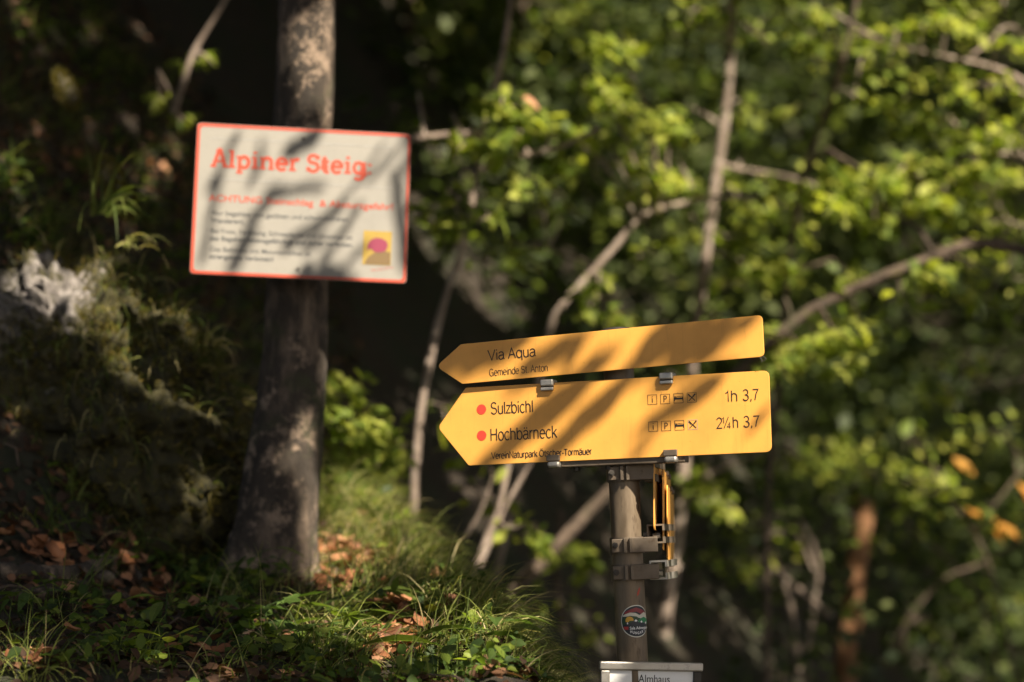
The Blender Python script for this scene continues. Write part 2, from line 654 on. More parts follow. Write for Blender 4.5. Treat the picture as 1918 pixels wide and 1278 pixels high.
BOWL = arc(.27, .36, .21, .36, 0, 360, 20)
MONO = {
    "V": (.64, [[(.02, 1), (.31, 0), (.60, 1)]]),
    "A": (.64, [[(.02, 0), (.31, 1), (.60, 0)], [(.13, .36), (.49, .36)]]),
    "H": (.68, [[(.09, 0), (.09, 1)], [(.57, 0), (.57, 1)], [(.09, .53), (.57, .53)]]),
    "N": (.70, [[(.09, 0), (.09, 1), (.59, 0), (.59, 1)]]),
    "T": (.58, [[(.02, .96), (.54, .96)], [(.28, .96), (.28, 0)]]),
    "P": (.60, [[(.09, 0), (.09, .97), (.30, .97)] + arc(.32, .73, .21, .24, 85, -85, 8) + [(.09, .49)]]),
    "G": (.74, [arc(.36, .5, .29, .5, 38, 325, 20) + [(.62, .46), (.40, .46)], [(.63, .46), (.64, .0)]]),
    "S": (.62, [arc(.30, .75, .22, .245, 25, 255, 12) + arc(.30, .26, .24, .255, 80, -160, 12)]),
    "O": (.76, [arc(.37, .5, .31, .5, 0, 360, 26)]),
    "a": (.54, [arc(.26, .54, .18, .18, 165, 0, 8) + [(.44, .10), (.50, .01)], [(.44, .42)] + arc(.24, .20, .18, .20, 75, 285, 12) + [(.44, .16)]]),
    "b": (.56, [[(.08, 0), (.08, 1)], arc(.29, .36, .21, .36, 0, 360, 20)]),
    "c": (.50, [arc(.27, .36, .21, .36, 45, 315, 16)]),
    "d": (.56, [[(.48, 0), (.48, 1)], BOWL]),
    "e": (.54, [[(.07, .39), (.48, .39)] + arc(.27, .36, .21, .36, 5, 312, 18)]),
    "h": (.54, [[(.08, 0), (.08, 1)], [(.08, .42)] + arc(.26, .48, .18, .24, 150, 0, 9) + [(.44, 0)]]),
    "i": (.20, [[(.10, 0), (.10, .70)], [(.10, .88), (.10, 1.0)]]),
    "k": (.48, [[(.08, 0), (.08, 1)], [(.43, .72), (.09, .30)], [(.20, .44), (.46, 0)]]),
    "l": (.20, [[(.10, 0), (.10, 1)]]),
    "m": (.82, [[(.08, 0), (.08, .72)], [(.08, .42)] + arc(.245, .50, .165, .21, 150, 0, 8) + [(.41, 0)], [(.41, .42)] + arc(.575, .50, .165, .21, 150, 0, 8) + [(.74, 0)]]),
    "n": (.54, [[(.08, 0), (.08, .72)], [(.08, .42)] + arc(.26, .48, .18, .24, 150, 0, 9) + [(.44, 0)]]),
    "o": (.54, [BOWL]),
    "p": (.56, [[(.08, -.27), (.08, .72)], arc(.29, .36, .21, .36, 0, 360, 20)]),
    "q": (.56, [[(.48, -.27), (.48, .72)], BOWL]),
    "r": (.34, [[(.08, 0), (.08, .72)], [(.08, .40)] + arc(.30, .42, .22, .28, 165, 88, 6)]),
    "s": (.48, [arc(.24, .53, .16, .175, 25, 250, 9) + arc(.23, .19, .18, .19, 75, -160, 9)]),
    "t": (.30, [[(.13, .92), (.13, .14)] + arc(.23, .12, .10, .12, 180, 285, 5), [(.01, .69), (.27, .69)]]),
    "u": (.54, [[(.08, .72)] + arc(.26, .24, .18, .24, 180, 330, 9) + [(.45, .28)], [(.45, .72), (.45, 0)]]),
    "z": (.46, [[(.05, .68), (.40, .68), (.04, .04), (.43, .04)]]),
    "1": (.40, [[(.06, .78), (.20, .84), (.24, 1.0), (.24, 0)]]),
    "2": (.56, [arc(.27, .73, .20, .26, 165, -25, 10) + [(.07, .04), (.50, .04)]]),
    "3": (.56, [arc(.26, .75, .19, .24, 155, -80, 10), [(.20, .52), (.28, .52)], arc(.26, .26, .22, .26, 85, -160, 12)]),
    "4": (.56, [[(.38, 0), (.38, 1), (.04, .28), (.50, .28)]]),
    "7": (.52, [[(.04, .96), (.47, .96), (.30, .55), (.20, 0)]]),
    ",": (.24, [[(.13, .11), (.12, -.02), (.08, -.12)]]),
    ".": (.24, [[(.12, 0), (.12, .11)]]),
    "-": (.34, [[(.03, .36), (.30, .36)]]),
    "/": (.36, [[(.02, -.02), (.34, 1.02)]]),
    " ": (.28, []),
}
for k_, b_, w_, h_ in (("ä", "a", .26, .92), ("Ö", "O", .37, 1.18), ("ü", "u", .26, .92)):
    MONO[k_] = (MONO[b_][0], MONO[b_][1] + [[(w_ - .10, h_ - .05), (w_ - .10, h_ + .06)], [(w_ + .10, h_ - .05), (w_ + .10, h_ + .06)]])


def stroke_text(table, txt, u, v, cap, width, wgt, mat, parent, z0=0.0005, name="letter", thin=1.0):
    """letters drawn as ribbons of even width, each letter one mesh"""
    sx = width / sum(table[c][0] for c in txt)
    x = u
    for c in txt:
        adv, strokes = table[c]
        m = MB()
        z = z0
        for st in strokes:
            w = wgt * (thin if len(st) == 2 and abs(st[0][1] - st[1][1]) < 0.01 else 1.0)
            p2 = [Vector((x + a * sx, v + b * cap)) for a, b in st]
            vs = []
            n = len(p2)
            for i, p in enumerate(p2):
                t1 = (p2[min(i + 1, n - 1)] - p2[max(i, 0)]) if i < n - 1 else (p2[i] - p2[i - 1])
                t0 = (p2[i] - p2[i - 1]) if i > 0 else t1
                t = (t0.normalized() + t1.normalized())
                t = t.normalized() if t.length > 1e-4 else t1.normalized()
                cs = max(0.45, abs(t.dot(t1.normalized())))
                nn = Vector((-t.y, t.x)) * (w / 2 / cs)
                vs += [(p.x - nn.x, p.y - nn.y, z), (p.x + nn.x, p.y + nn.y, z)]
            m.add(vs, [(2 * i, 2 * i + 2, 2 * i + 3, 2 * i + 1) for i in range(n - 1)])
            z += 0.00012
        if strokes:
            m.build(name, mat, parent)
        x += adv * sx

# ------------------------------------------------------------------ terrain
def axis(segs):
    out = []
    for a, b, s in segs:
        n = max(1, int(round((b - a) / s)))
        out += [a + (b - a) * k / n for k in range(n)]
    out.append(segs[-1][1])
    return out


gx = axis([(-60, -12, 4), (-12, -3.2, 0.8), (-3.2, 1.6, 0.06), (1.6, 12, 0.8), (12, 60, 4)])
gy = axis([(-40, -6, 4), (-6, 3.2, 0.6), (3.2, 9.0, 0.06), (9.0, 30, 0.7), (30, 70, 4)])
gv = [(x, y, height(x, y)) for y in gy for x in gx]
nx = len(gx)
gf = [(j * nx + i, j * nx + i + 1, (j + 1) * nx + i + 1, (j + 1) * nx + i) for j in range(len(gy) - 1) for i in range(nx - 1)]
gm = bpy.data.meshes.new("ground")
gm.from_pydata(gv, [], gf)
ground = link("ground", gm, SOIL, smooth=True)
tag(ground, kind="structure", label="dark forest soil of the bank and the gorge slope")

m = MB()  # gravel path out of view, added for its warm bounced light
py_ = [-14 + 0.5 * i for i in range(34)]
for j, y in enumerate(py_):
    cxp = 0.9 + 0.5 * math.sin(y * .25)
    for i_ in range(7):
        x = cxp - 1.1 + 2.2 * i_ / 6
        m.v.append((x, y, height(x, y) + 0.02 + .02 * math.sin(i_ / 6 * math.pi)))
for j in range(len(py_) - 1):
    for i_ in range(6):
        a_ = j * 7 + i_
        m.f.append((a_, a_ + 1, a_ + 8, a_ + 7))
gp_ = m.build("bounce_path", flat_mat("gravel", (0.36, 0.31, 0.24), 0.9), None, smooth=True)
tag(gp_, "unseen pale gravel path added to bounce warm light towards the signs", kind="structure")

# ------------------------------------------------------------------ the signpost
ax_top, ax_low = at(1155, 613, 4.60), at(1182, 1230, 4.60)
up = Vector((ax_top.x - ax_low.x, 0, ax_top.z - ax_low.z)).normalized()
axis_y = ax_top.y
base_z = height(ax_low.x, axis_y)
k = (base_z - ax_top.z) / up.z
post_base = Vector((ax_top.x + up.x * k, axis_y, base_z))
xa = Vector((1, 0, 0))
xa = (xa - up * xa.dot(up)).normalized()
PM = Matrix((xa, up.cross(xa), up)).transposed().to_4x4()
PM.translation = post_base


def post_z(py):
    return (at(1170, py, 4.60).z - base_z) / up.z


post = empty("signpost", PM)
tag(post, "round grey metal post with clamp bands carrying the yellow trail signs", "post")
TOPZ = post_z(622)
PR = 0.0290
mb = MB()
seg = 40
zs = [-0.35] + [TOPZ * i / 30 for i in range(31)]
mb.tube([(0, 0, z) for z in zs], PR, seg)
mb.build("pole", STEEL, post, smooth=False)
pole_obj = post.children[0]
for p in pole_obj.data.polygons:
    p.use_smooth = len(p.vertices) == 4
mb = MB()
mb.tube([(0, 0, TOPZ - 0.012), (0, 0, TOPZ + 0.002), (0, 0, TOPZ + 0.007), (0, 0, TOPZ + 0.009)], [PR + 0.0025, PR + 0.0025, PR - 0.004, 0.012], 36)
mb.build("cap", DARKM, post)


def band(py, hgt=0.031):
    z = post_z(py)
    e = empty("clamp_band")
    e.parent = post
    ro, ri = PR + 0.0038, PR + 0.0004
    n = 44
    vs, fs = [], []
    for i in range(n):
        a = 2 * math.pi * i / n
        c, s = math.cos(a), math.sin(a)
        vs += [(ri * c, ri * s, z - hgt / 2), (ro * c, ro * s, z - hgt / 2), (ro * c, ro * s, z + hgt / 2), (ri * c, ri * s, z + hgt / 2)]
        j = (i + 1) % n
        for q in range(4):
            fs.append((i * 4 + q, i * 4 + (q + 1) % 4, j * 4 + (q + 1) % 4, j * 4 + q))
    m = MB()
    m.add(vs, [f[::-1] for f in fs])
    m.build("ring", BANDM, e)
    # two flanges at the front of the band, a gap between them
    for dx in (-0.0085, 0.0025):
        MB().box((dx, -ro - 0.010, z - hgt * 0.44), (dx + 0.006, -ro + 0.002, z + hgt * 0.44)).build("flange", BANDM, e, bevel=0.0008)
    MB().box((-0.030, -ro * 0.97, z - hgt * 0.40), (-0.009, -ro + 0.0135, z + hgt * 0.40)).build("lug_plate", BANDM, e, bevel=0.001)
    b = MB()
    b.tube([(-0.0245, -ro + 0.002, z + 0.001), (-0.0245, -ro - 0.0055, z + 0.001)], 0.0062, 6)
    b.tube([(-0.0245, -ro - 0.0055, z + 0.001), (-0.0245, -ro - 0.010, z + 0.001)], 0.0032, 8)
    b.build("bolt", DARKM, e)
    # saddle from the band to the rail beside the post
    MB().box((0.004, -ro - 0.004, z - hgt * 0.46), (0.056, -ro + 0.016, z + hgt * 0.46)).build("saddle", BANDM, e, bevel=0.0015)
    return e


for py in (888, 1022, 1072):
    band(py)
band(668)


def c_rail(px, py, length, tilt, name="rail", w=0.033, h=0.036):
    """aluminium C profile, its open end towards the viewer, running back past the post"""
    t = 0.0032
    prof = [(-w / 2, -h / 2), (w / 2, -h / 2), (w / 2, -h * 0.16), (w / 2 - t, -h * 0.16), (w / 2 - t, -h / 2 + t), (-w / 2 + t, -h / 2 + t),
            (-w / 2 + t, h / 2 - t), (w / 2 - t, h / 2 - t), (w / 2 - t, h * 0.16), (w / 2, h * 0.16), (w / 2, h / 2), (-w / 2, h / 2)]
    o = PM.inverted() @ at(px, py, 4.555)
    m = MB()
    Mx = Matrix.Translation(o) @ Matrix.Rotation(R_(tilt), 4, 'Z') @ Matrix.Rotation(-math.pi / 2, 4, 'X')
    # profile (x, y) -> x, z ; depth along +y of the post
    Mx = Matrix.Translation(o) @ Matrix.Rotation(R_(tilt), 4, 'Z') @ Matrix(((1, 0, 0, 0), (0, 0, 1, 0), (0, 1, 0, 0), (0, 0, 0, 1)))
    n = len(prof)
    vs = [Mx @ Vector((x, y, 0)) for x, y in prof] + [Mx @ Vector((x, y, length)) for x, y in prof]
    quads = [(0, 1, 4, 5), (1, 2, 3, 4), (5, 6, 11, 0), (6, 7, 10, 11), (7, 8, 9, 10)]
    fs = list(quads) + [tuple(i + n for i in q[::-1]) for q in quads]
    fs += [(i, n + i, n + (i + 1) % n, (i + 1) % n) for i in range(n)]
    m.add(vs, fs)
    ob = m.build(name, BANDM if py < 1050 else ALU, post)
    b = MB()
    b.tube([o + Vector((-w / 2 - 0.006, 0.02, 0.0)), o + Vector((-w / 2 + 0.001, 0.02, 0.0))], 0.0055, 6)
    b.tube([o + Vector((-0.004, 0.030, -0.004)), o + Vector((0.010, 0.030, -0.004))], 0.006, 6)
    b.build("rail_bolt", ALU, ob)
    return ob


c_rail(1217, 882, 0.20, -9, h=0.040, w=0.022)
c_rail(1228, 1000, 0.22, -9)
c_rail(1233, 1068, 0.22, -9)


# ------------------------------------------------------------------ the two yellow arrow boards
def clip_top(parent, u, v_edge):
    e = empty("clip")
    e.parent = parent
    MB().box((u - 0.0130, v_edge - 0.0065, -0.020), (u + 0.0130, v_edge + 0.0065, 0.0085)).build("hook", ALU, e, bevel=0.0028)
    MB().box((u - 0.0130, v_edge - 0.0150, 0.0008), (u + 0.0125, v_edge - 0.0085, 0.0075)).build("lip", ALU, e, bevel=0.0018)
    MB().box((u - 0.0122, v_edge - 0.0090, 0.0006), (u + 0.0122, v_edge - 0.0060, 0.0040)).build("slot_shade", DARKM, e)  # dark strip painting the shade in the gap between hook and lip
    return e


def clip_bottom(parent, u, v_edge):
    e = empty("clip")
    e.parent = parent
    MB().box((u - 0.0135, v_edge + 0.0010, 0.0006), (u + 0.0130, v_edge + 0.0125, 0.0062)).build("lip", BANDM, e, bevel=0.0012)
    MB().box((u - 0.0120, v_edge - 0.0120, -0.020), (u + 0.0128, v_edge + 0.0004, 0.0080)).build("hook", ALU, e, bevel=0.0045)
    return e


def picto(parent, u, v, kind, faint=False):
    s = 0.0092
    e = empty("pictogram")
    e.parent = parent
    sq = lambda a: [(u - a, v - a), (u + a, v - a), (u + a, v + a), (u - a, v + a)]
    ring_poly(sq(s), sq(s - 0.0007), 0.0005).build("frame", INK if not faint else RULE, e)
    if kind in "iP":
        wd = 0.0115 * MONO[kind][0]
        stroke_text(MONO, kind, u - wd / 2, v - 0.0056, 0.0115, wd, 0.0015, INK, e, name="symbol")
    elif kind == "b":
        m = MB()
        m.face([(u - 0.0082, v - 0.0022), (u + 0.0082, v - 0.0022), (u + 0.0082, v + 0.0010), (u - 0.0082, v + 0.0010)], 0.0005)
        m.face([(u - 0.0088, v - 0.0050), (u - 0.0074, v - 0.0050), (u - 0.0074, v + 0.0042), (u - 0.0088, v + 0.0042)], 0.0006)
        m.face([(u + 0.0074, v - 0.0045), (u + 0.0088, v - 0.0045), (u + 0.0088, v + 0.0030), (u + 0.0074, v + 0.0030)], 0.0006)
        m.face([(u - 0.0070, v + 0.0014), (u - 0.0040, v + 0.0014), (u - 0.0036, v + 0.0034), (u - 0.0062, v + 0.0038)], 0.0006)
        m.face([(u - 0.0030, v + 0.0028), (u + 0.0070, v + 0.0022), (u + 0.0070, v + 0.0028), (u - 0.0026, v + 0.0038)], 0.0006)
        m.build("symbol", INK, e)
    else:
        m = MB()
        for sg, z in ((1, 0.0005), (-1, 0.0006)):
            f = lambda x, y: (u + sg * x, v + y)
            m.face([f(-0.0068, -0.0058), f(-0.0058, -0.0068), f(0.0028, 0.0014), f(0.0016, 0.0026)], z)
            w = 0.0017 if sg < 0 else 0.0014
            m.face([f(0.0014, 0.0018 + w * 0.4), f(0.0030 + w * 0.2, 0.0010), f(0.0075, 0.0056), f(0.0070, 0.0072), f(0.0056, 0.0072)], z + 0.0002)
        m.build("symbol", INK, e)


LOW = plane_frame(at(1165, 783, 4.53), 20, 1.7)
low = empty("trail_arrow_sign", LOW)
tag(low, "large yellow arrow sign pointing left with two red dots, Sulzbichl and Hochbärneck", "sign")
poly = round_poly([(-0.3715, -0.0005), (-0.310, -0.0762), (0.2845, -0.0762), (0.2852, 0.0735), (-0.312, 0.0732)], [0.012, 0.006, 0.012, 0.012, 0.006])
MB().prism(poly, -0.0028, 0.0).build("panel", YELLOW, low, bevel=0.0006)
for (u, v) in ((-0.2805, 0.0300), (-0.2815, -0.0200)):
    MB().face(disc(0.0096, u, v), 0.0006).build("red_dot", REDDOT, low)
LW = 0.00215
for txt, u, v, cap, wid, w in (("Sulzbichl", -0.2620, 0.0198, 0.0222, 0.0872, LW), ("Hochbärneck", -0.2645, -0.0310, 0.0228, 0.1355, LW), ("VereinNaturpark Ötscher-Tormäuer", -0.2630, -0.0655, 0.0122, 0.2020, 0.00155),
                               ("1h", 0.2000, 0.0200, 0.0202, 0.0255, 0.0019), ("3,7", 0.2335, 0.0205, 0.0202, 0.0310, 0.0019), ("2", 0.1815, -0.0290, 0.0202, 0.0130, 0.0019), ("h", 0.2125, -0.0288, 0.0202, 0.0125, 0.0019), ("3,7", 0.2330, -0.0285, 0.0202, 0.0310, 0.0019),
                               ("1", 0.1930, -0.0195, 0.0110, 0.0055, 0.0014), ("/", 0.1960, -0.0285, 0.0200, 0.0100, 0.0014), ("4", 0.2025, -0.0295, 0.0110, 0.0072, 0.0014)):
    stroke_text(MONO, txt, u, v, cap, wid, w, INK, low)
for v, f in ((0.0312, False), (-0.0192, True)):
    for u, kd in ((0.0605, "i"), (0.0855, "P"), (0.1113, "b"), (0.1370, "x")):
        picto(low, u, v, kd, f and kd == "x")
clip_top(low, -0.1450, 0.0735)
clip_top(low, 0.0900, 0.0735)
clip_bottom(low, -0.1370, -0.0762)
clip_bottom(low, 0.0930, -0.0762)
# rails that carry the board
for v0, v1, u0, u1 in ((-0.0875, -0.056, -0.125, 0.118), (0.046, 0.0700, -0.155, 0.105)):
    MB().box((u0, v0, -0.034), (u1, v1, -0.0045)).build("rail", BANDM, low, bevel=0.002)
m = MB()
for u, v in ((-0.098, -0.0895), (-0.035, -0.0895)):
    m.tube([(u, v - 0.005, -0.018), (u, v + 0.003, -0.018)], 0.006, 6)
m.build("rail_bolt", DARKM, low)

UPF = plane_frame(at(1165, 655, 4.53), 20, 3.5)
upper = empty("trail_arrow_sign", UPF)
tag(upper, "narrow yellow arrow sign reading Via Aqua, topmost on the post", "sign")
poly = round_poly([(-0.3755, 0.0010), (-0.3235, -0.0372), (0.2715, -0.0372), (0.2730, 0.0395), (-0.3220, 0.0393)], [0.010, 0.006, 0.010, 0.010, 0.006])
MB().prism(poly, -0.0028, 0.0).build("panel", YELLOW, upper, bevel=0.0006)
stroke_text(MONO, "Via Aqua", -0.2680, 0.0030, 0.0198, 0.0975, 0.0021, INK, upper)
stroke_text(MONO, "Gemeinde St. Anton", -0.2675, -0.0273, 0.0136, 0.1195, 0.00115, INK, upper)
MB().box((-0.110, -0.018, -0.032), (0.110, 0.016, -0.0035)).build("rail", BANDM, upper, bevel=0.002)
m = MB()
m.tube([(0.268, -0.036, -0.0012), (0.274, -0.042, -0.0015), (0.270, -0.046, -0.001)], 0.0008, 5)
m.tube([(0.262, -0.038, -0.0012), (0.268, -0.045, -0.0010), (0.272, -0.039, 0.000)], 0.0007, 5)
m.tube([(0.266, -0.037, -0.0012), (0.2655, -0.047, -0.0010)], 0.0006, 5)
m.build("cobweb_scrap", DARKM, upper)

# ------------------------------------------------------------------ yellow boards seen edge-on beside the post
EDGE = [(1226, 848, 992, 4.535, 0.52, -83.9, "yellow sign board seen edge-on, nearest the post below the large arrow"),
        (1243, 878, 1030, 4.60, 0.50, -84.5, "middle of the three yellow sign boards seen edge-on beside the post"),
        (1251, 908, 1052, 4.64, 0.50, -84.7, "lowest yellow sign board seen edge-on, farthest from the post")]
for i, (px, y0, y1, d, ln, yw, lab) in enumerate(EDGE):
    a, b = at(px, y0, d), at(px, y1, d)
    hgt = a.z - b.z
    f = plane_frame((a + b) / 2 + Vector((0, 0, 0)), yw, -1.0 if i else -1.6)
    e = empty("trail_arrow_sign", f)
    tag(e, lab, "sign", "edge-on boards on the side of the post")
    pl = [(0, -hgt / 2), (ln - 0.07, -hgt / 2), (ln, 0), (ln - 0.07, hgt / 2), (0, hgt / 2)]
    MB().prism(round_poly(pl, [0.010, 0.004, 0.006, 0.004, 0.010]), -0.0025, 0.0).build("panel", YELLOW, e, bevel=0.0006)
    for u in (0.17, 0.30):
        for sg in (-1, 1):
            MB().box((u - 0.010, sg * hgt / 2 - 0.006, -0.010), (u + 0.010, sg * hgt / 2 + 0.004, 0.005)).build("clip", BANDM, e, bevel=0.002)

# ------------------------------------------------------------------ sticker on the pole
zst = post_z(1162)
stick = empty("sticker", PM @ Matrix.Translation((0, 0, zst)))
tag(stick, "round mountain sticker reading Sala Adventure on the grey post", "sticker")
SA = R_(19.0)                                      # how far round the pole the sticker's middle sits


def wrap(x, y, r):
    a = SA + x / PR
    return (r * math.sin(a), -r * math.cos(a), y)


SR = 0.0300


def sticker_cols(name, lo, hi, r, mat, x0=-SR, x1=SR, n=40):
    m = MB()
    vs, fs = [], []
    for i in range(n + 1):
        x = x0 + (x1 - x0) * i / n
        lim = math.sqrt(max(0, SRI ** 2 - x * x))
        a, b = max(lo(x), -lim), min(hi(x), lim)
        b = max(a, b)
        for k in range(4):
            vs.append(wrap(x, a + (b - a) * k / 3, PR + r))
    for i in range(n):
        for k in range(3):
            fs.append((i * 4 + k, (i + 1) * 4 + k, (i + 1) * 4 + k + 1, i * 4 + k + 1))
    m.add(vs, fs)
    return m.build(name, mat, stick, smooth=True)


def pl(*pts):
    return lambda x: lerp_tab(list(pts), x)


SK = [flat_mat("sticker_" + n, c, 0.45) for n, c in (("rim", (0.62, 0.60, 0.52)), ("navy", (0.010, 0.014, 0.020)), ("red", (0.20, 0.018, 0.022)),
      ("cream", (0.50, 0.47, 0.38)), ("dark_green", (0.012, 0.045, 0.016)), ("green", (0.010, 0.17, 0.055)), ("sun", (0.55, 0.30, 0.03)), ("badge", (0.30, 0.02, 0.02)))]
SRI = SR
sticker_cols("rim", lambda x: -1, lambda x: 1, 0.0006, SK[0])
SRI = SR - 0.0016
sticker_cols("field", lambda x: -1, lambda x: 1, 0.0009, SK[1], -SRI, SRI)
SRI = SR - 0.0030
sticker_cols("red_band", pl((-.028, .012), (-.012, .016), (0, .018), (.012, .012), (.028, .010)), pl((-.028, .014), (-.015, .021), (0, .0255), (.015, .020), (.028, .012)), 0.0012, SK[2], -SRI, SRI)
sticker_cols("cream_band", pl((-.028, .0085), (-.01, .010), (0, .0075), (.008, .005), (.016, .004), (.028, .002)), pl((-.028, .011), (-.012, .0165), (-.002, .0155), (.006, .011), (.016, .016), (.028, .013)), 0.0015, SK[3], -SRI, SRI)
sticker_cols("dark_hill", pl((-.028, -.006), (.028, -.006)), pl((-.028, .006), (-.012, .0105), (0, .0088), (.008, .003), (.014, -.002), (.028, -.006)), 0.0018, SK[4], -SRI, SRI)
sticker_cols("green_hill", pl((-.001, -.004), (.028, -.006)), pl((-.001, -.004), (.006, .004), (.015, .0075), (.022, .005), (.028, .001)), 0.0021, SK[5], -.001, SRI)
sticker_cols("sun_disc", lambda x: max(-.001 if x < -.014 else .001, .002 - math.sqrt(max(0, .0072 ** 2 - (x + .013) ** 2))), lambda x: .002 + math.sqrt(max(0, .0072 ** 2 - (x + .013) ** 2)), 0.0022, SK[6], -.0202, -.0058)
sticker_cols("mountain", lambda x: -.0085, pl((-.022, -.006), (-.0165, -.0005), (-.012, -.004), (-.002, .004), (.004, -.003), (.009, .0015), (.014, -.004), (.020, -.001), (.026, -.0075)), 0.0023, SK[1], -.022, .026)
for a, b, c, t in ((-.0185, -.0165, -.0150, -.0008), (-.0055, -.002, .003, .0036), (.0055, .009, .0125, .0012), (.0165, .020, .0235, -.0013)):
    sticker_cols("snow_cap", pl((a, t - (.0040 if t > -.001 else .0035)), ((a + b) / 2, t - .0030), (b, t - .0050), ((b + c) / 2, t - .0028), (c, t - .0048)), pl((a, t - .0040), (b, t), (c, t - .0046)), 0.0026, SHEET, a, c, 16)
sticker_cols("badge", lambda x: -.0155, lambda x: -.0095, 0.0024, SK[7], -.0245, -.0155, 10)


def sticker_text(txt, x, y, hgt, wid, wgt):
    me = text_mesh(txt, hgt, wid, 1, wgt)
    for v in me.vertices:
        xx, yy = v.co.x + x, v.co.y + y
        v.co = wrap(xx, yy, PR + 0.0027)
    return link("lettering", me, SHEET, stick)


sticker_text("Sala Adventure", -0.0130, -0.0150, 0.0052, 0.0375, 0.012)
for i, ch in enumerate("HUNGARY"):
    x = -0.0125 + i * 0.0042
    sticker_text(ch, x, -0.0242 + 28 * (x + .0126 - .0115) ** 2 * 0.8, 0.0046, 0.0031, 0.02)

# rust chip on the pole
m = MB()
zc = post_z(1108)
m.add([wrap(x + 0.007, y + zc, PR + 0.0006) for x, y in ((-.0035, -.0085), (.0000, -.0055), (.0040, .0030), (.0040, .0085), (.0005, .0050), (-.0032, -.0030))], [(0, 1, 5), (1, 2, 4, 5), (2, 3, 4)])
m.build("bare_scratch", REDP, post)

# ------------------------------------------------------------------ framed notice at the foot of the picture
AF = plane_frame(at(1219.5, 1240, 4.52), -4, -1.2)
alm = empty("framed_notice", AF)
tag(alm, "metal framed white notice reading Almhaus fixed low on the post", "notice")
W2, HN = 0.0975, 0.140
MB().box((-W2, -0.0165, -0.008), (W2, 0.000, 0.008)).build("top_rail", ALU, alm, bevel=0.003)
MB().box((-W2 + 0.003, -HN, -0.006), (-W2 + 0.020, -0.0168, 0.006)).build("side_rail", ALU, alm, bevel=0.002)
MB().box((W2 - 0.018, -HN, -0.006), (W2 - 0.003, -0.0168, 0.006)).build("side_rail", DARKM, alm, bevel=0.002)  # right rail in dark metal: the shade on this half put into its colour
MB().box((-W2, -HN - 0.016, -0.008), (W2, -HN - 0.0003, 0.008)).build("bottom_rail", ALU, alm, bevel=0.003)
MB().box((-W2 + 0.0203, -HN + 0.0003, -0.004), (W2 - 0.0183, -0.0168, 0.001)).build("sheet", SHEET, alm)
put_text(alm, "Almhaus", -0.0235, -0.0385, 0.0145, 0.0590, INK, z=0.0016, weight=0.0)
MB().box((-0.03, -0.11, -0.05), (0.01, -0.05, -0.0085)).build("bracket", BANDM, alm)

# ------------------------------------------------------------------ tree with the white warning sign
tc = [(578, -420, 50), (574, -200, 52), (571, 0, 54.5), (567, 120, 55), (563, 240, 56), (558, 400, 57), (556, 530, 58), (552, 650, 60), (545, 760, 64), (536, 850, 69), (528, 930, 73), (521, 1000, 78), (512, 1060, 88), (503, 1120, 104), (498, 1190, 125)]
TD = 5.64
pts = [at(x, y, TD) for x, y, r in tc]
y0 = pts[6].y
pts = [Vector((p.x, y0 + 0.02 * (p.z - 2), p.z)) for p in pts]
rads = [r * KPX * TD for _, _, r in tc]
top = pts[0]
pts = [top + Vector((0.25, 0.5, 5.0)), top + Vector((0.12, 0.25, 2.5)), top + Vector((0.03, 0.08, 1.0))] + pts
rads = [0.03, 0.045, 0.056] + rads
pp = spline(pts, 8)
rr = []
for i in range(len(rads) - 1):
    rr += [rads[i] + (rads[i + 1] - rads[i]) * k / 8 for k in range(8)]
rr.append(rads[-1])
tree = empty("beech_tree", Matrix.Translation(pp[-1]))
tag(tree, "grey mossy tree trunk carrying the white warning sign", "tree")
m = MB()
m.tube(pp, rr, 44)
tv = []
ctr = pp
for i, v in enumerate(m.v):
    c = pp[min(i // 44, len(pp) - 1)]
    v = Vector(v)
    d = v - c
    n1 = noise.noise(Vector((v.x * 7, v.y * 7, v.z * 3.0))) * 0.12 + noise.noise(Vector((v.x * 25, v.y * 25, v.z * 9))) * 0.05 + noise.noise(Vector((v.x * 70, v.y * 70, v.z * 40))) * 0.035
    fl = sstep(1.75, 1.45, v.z)
    n1 += fl * 0.20 * math.cos(3 * math.atan2(d.y, d.x) + 1.0)
    tv.append(tuple(c + d * (1 + n1) - pp[-1]))
m.v = tv
m.build("trunk", BARK, tree, smooth=True)
treebase = pp[-1]

WF = plane_frame(at(565, 380, 5.5), -6, -2.1, -5)
ws = empty("warning_sign", WF)
tag(ws, "white warning board with red border, Alpiner Steig, screwed to the tree", "sign")
WW, WH, WZ = 0.2440, 0.1745, 0.0
out = round_poly([(-WW, -WH - 0.002), (WW, -WH - 0.001), (WW, WH), (-WW, WH)], [0.010] * 4, 6)
inn = [(x * (1 - 0.0075 / WW), y * (1 - 0.0075 / WH)) for x, y in out]
MB().prism(out, -0.0035, 0.0).build("panel", WHITE, ws, bevel=0.0006)
o2 = [(x * 0.996, y * 0.994) for x, y in out]
ring_poly(o2, inn, 0.0006).build("border", REDP, ws)
for v, sl in ((0.140, 0.0), (0.0447, 0.0)):
    MB().face([(-0.2145, v), (0.2035, v), (0.2035, v + 0.0014), (-0.2145, v + 0.0014)], 0.0006).build("rule_line", RULE, ws)


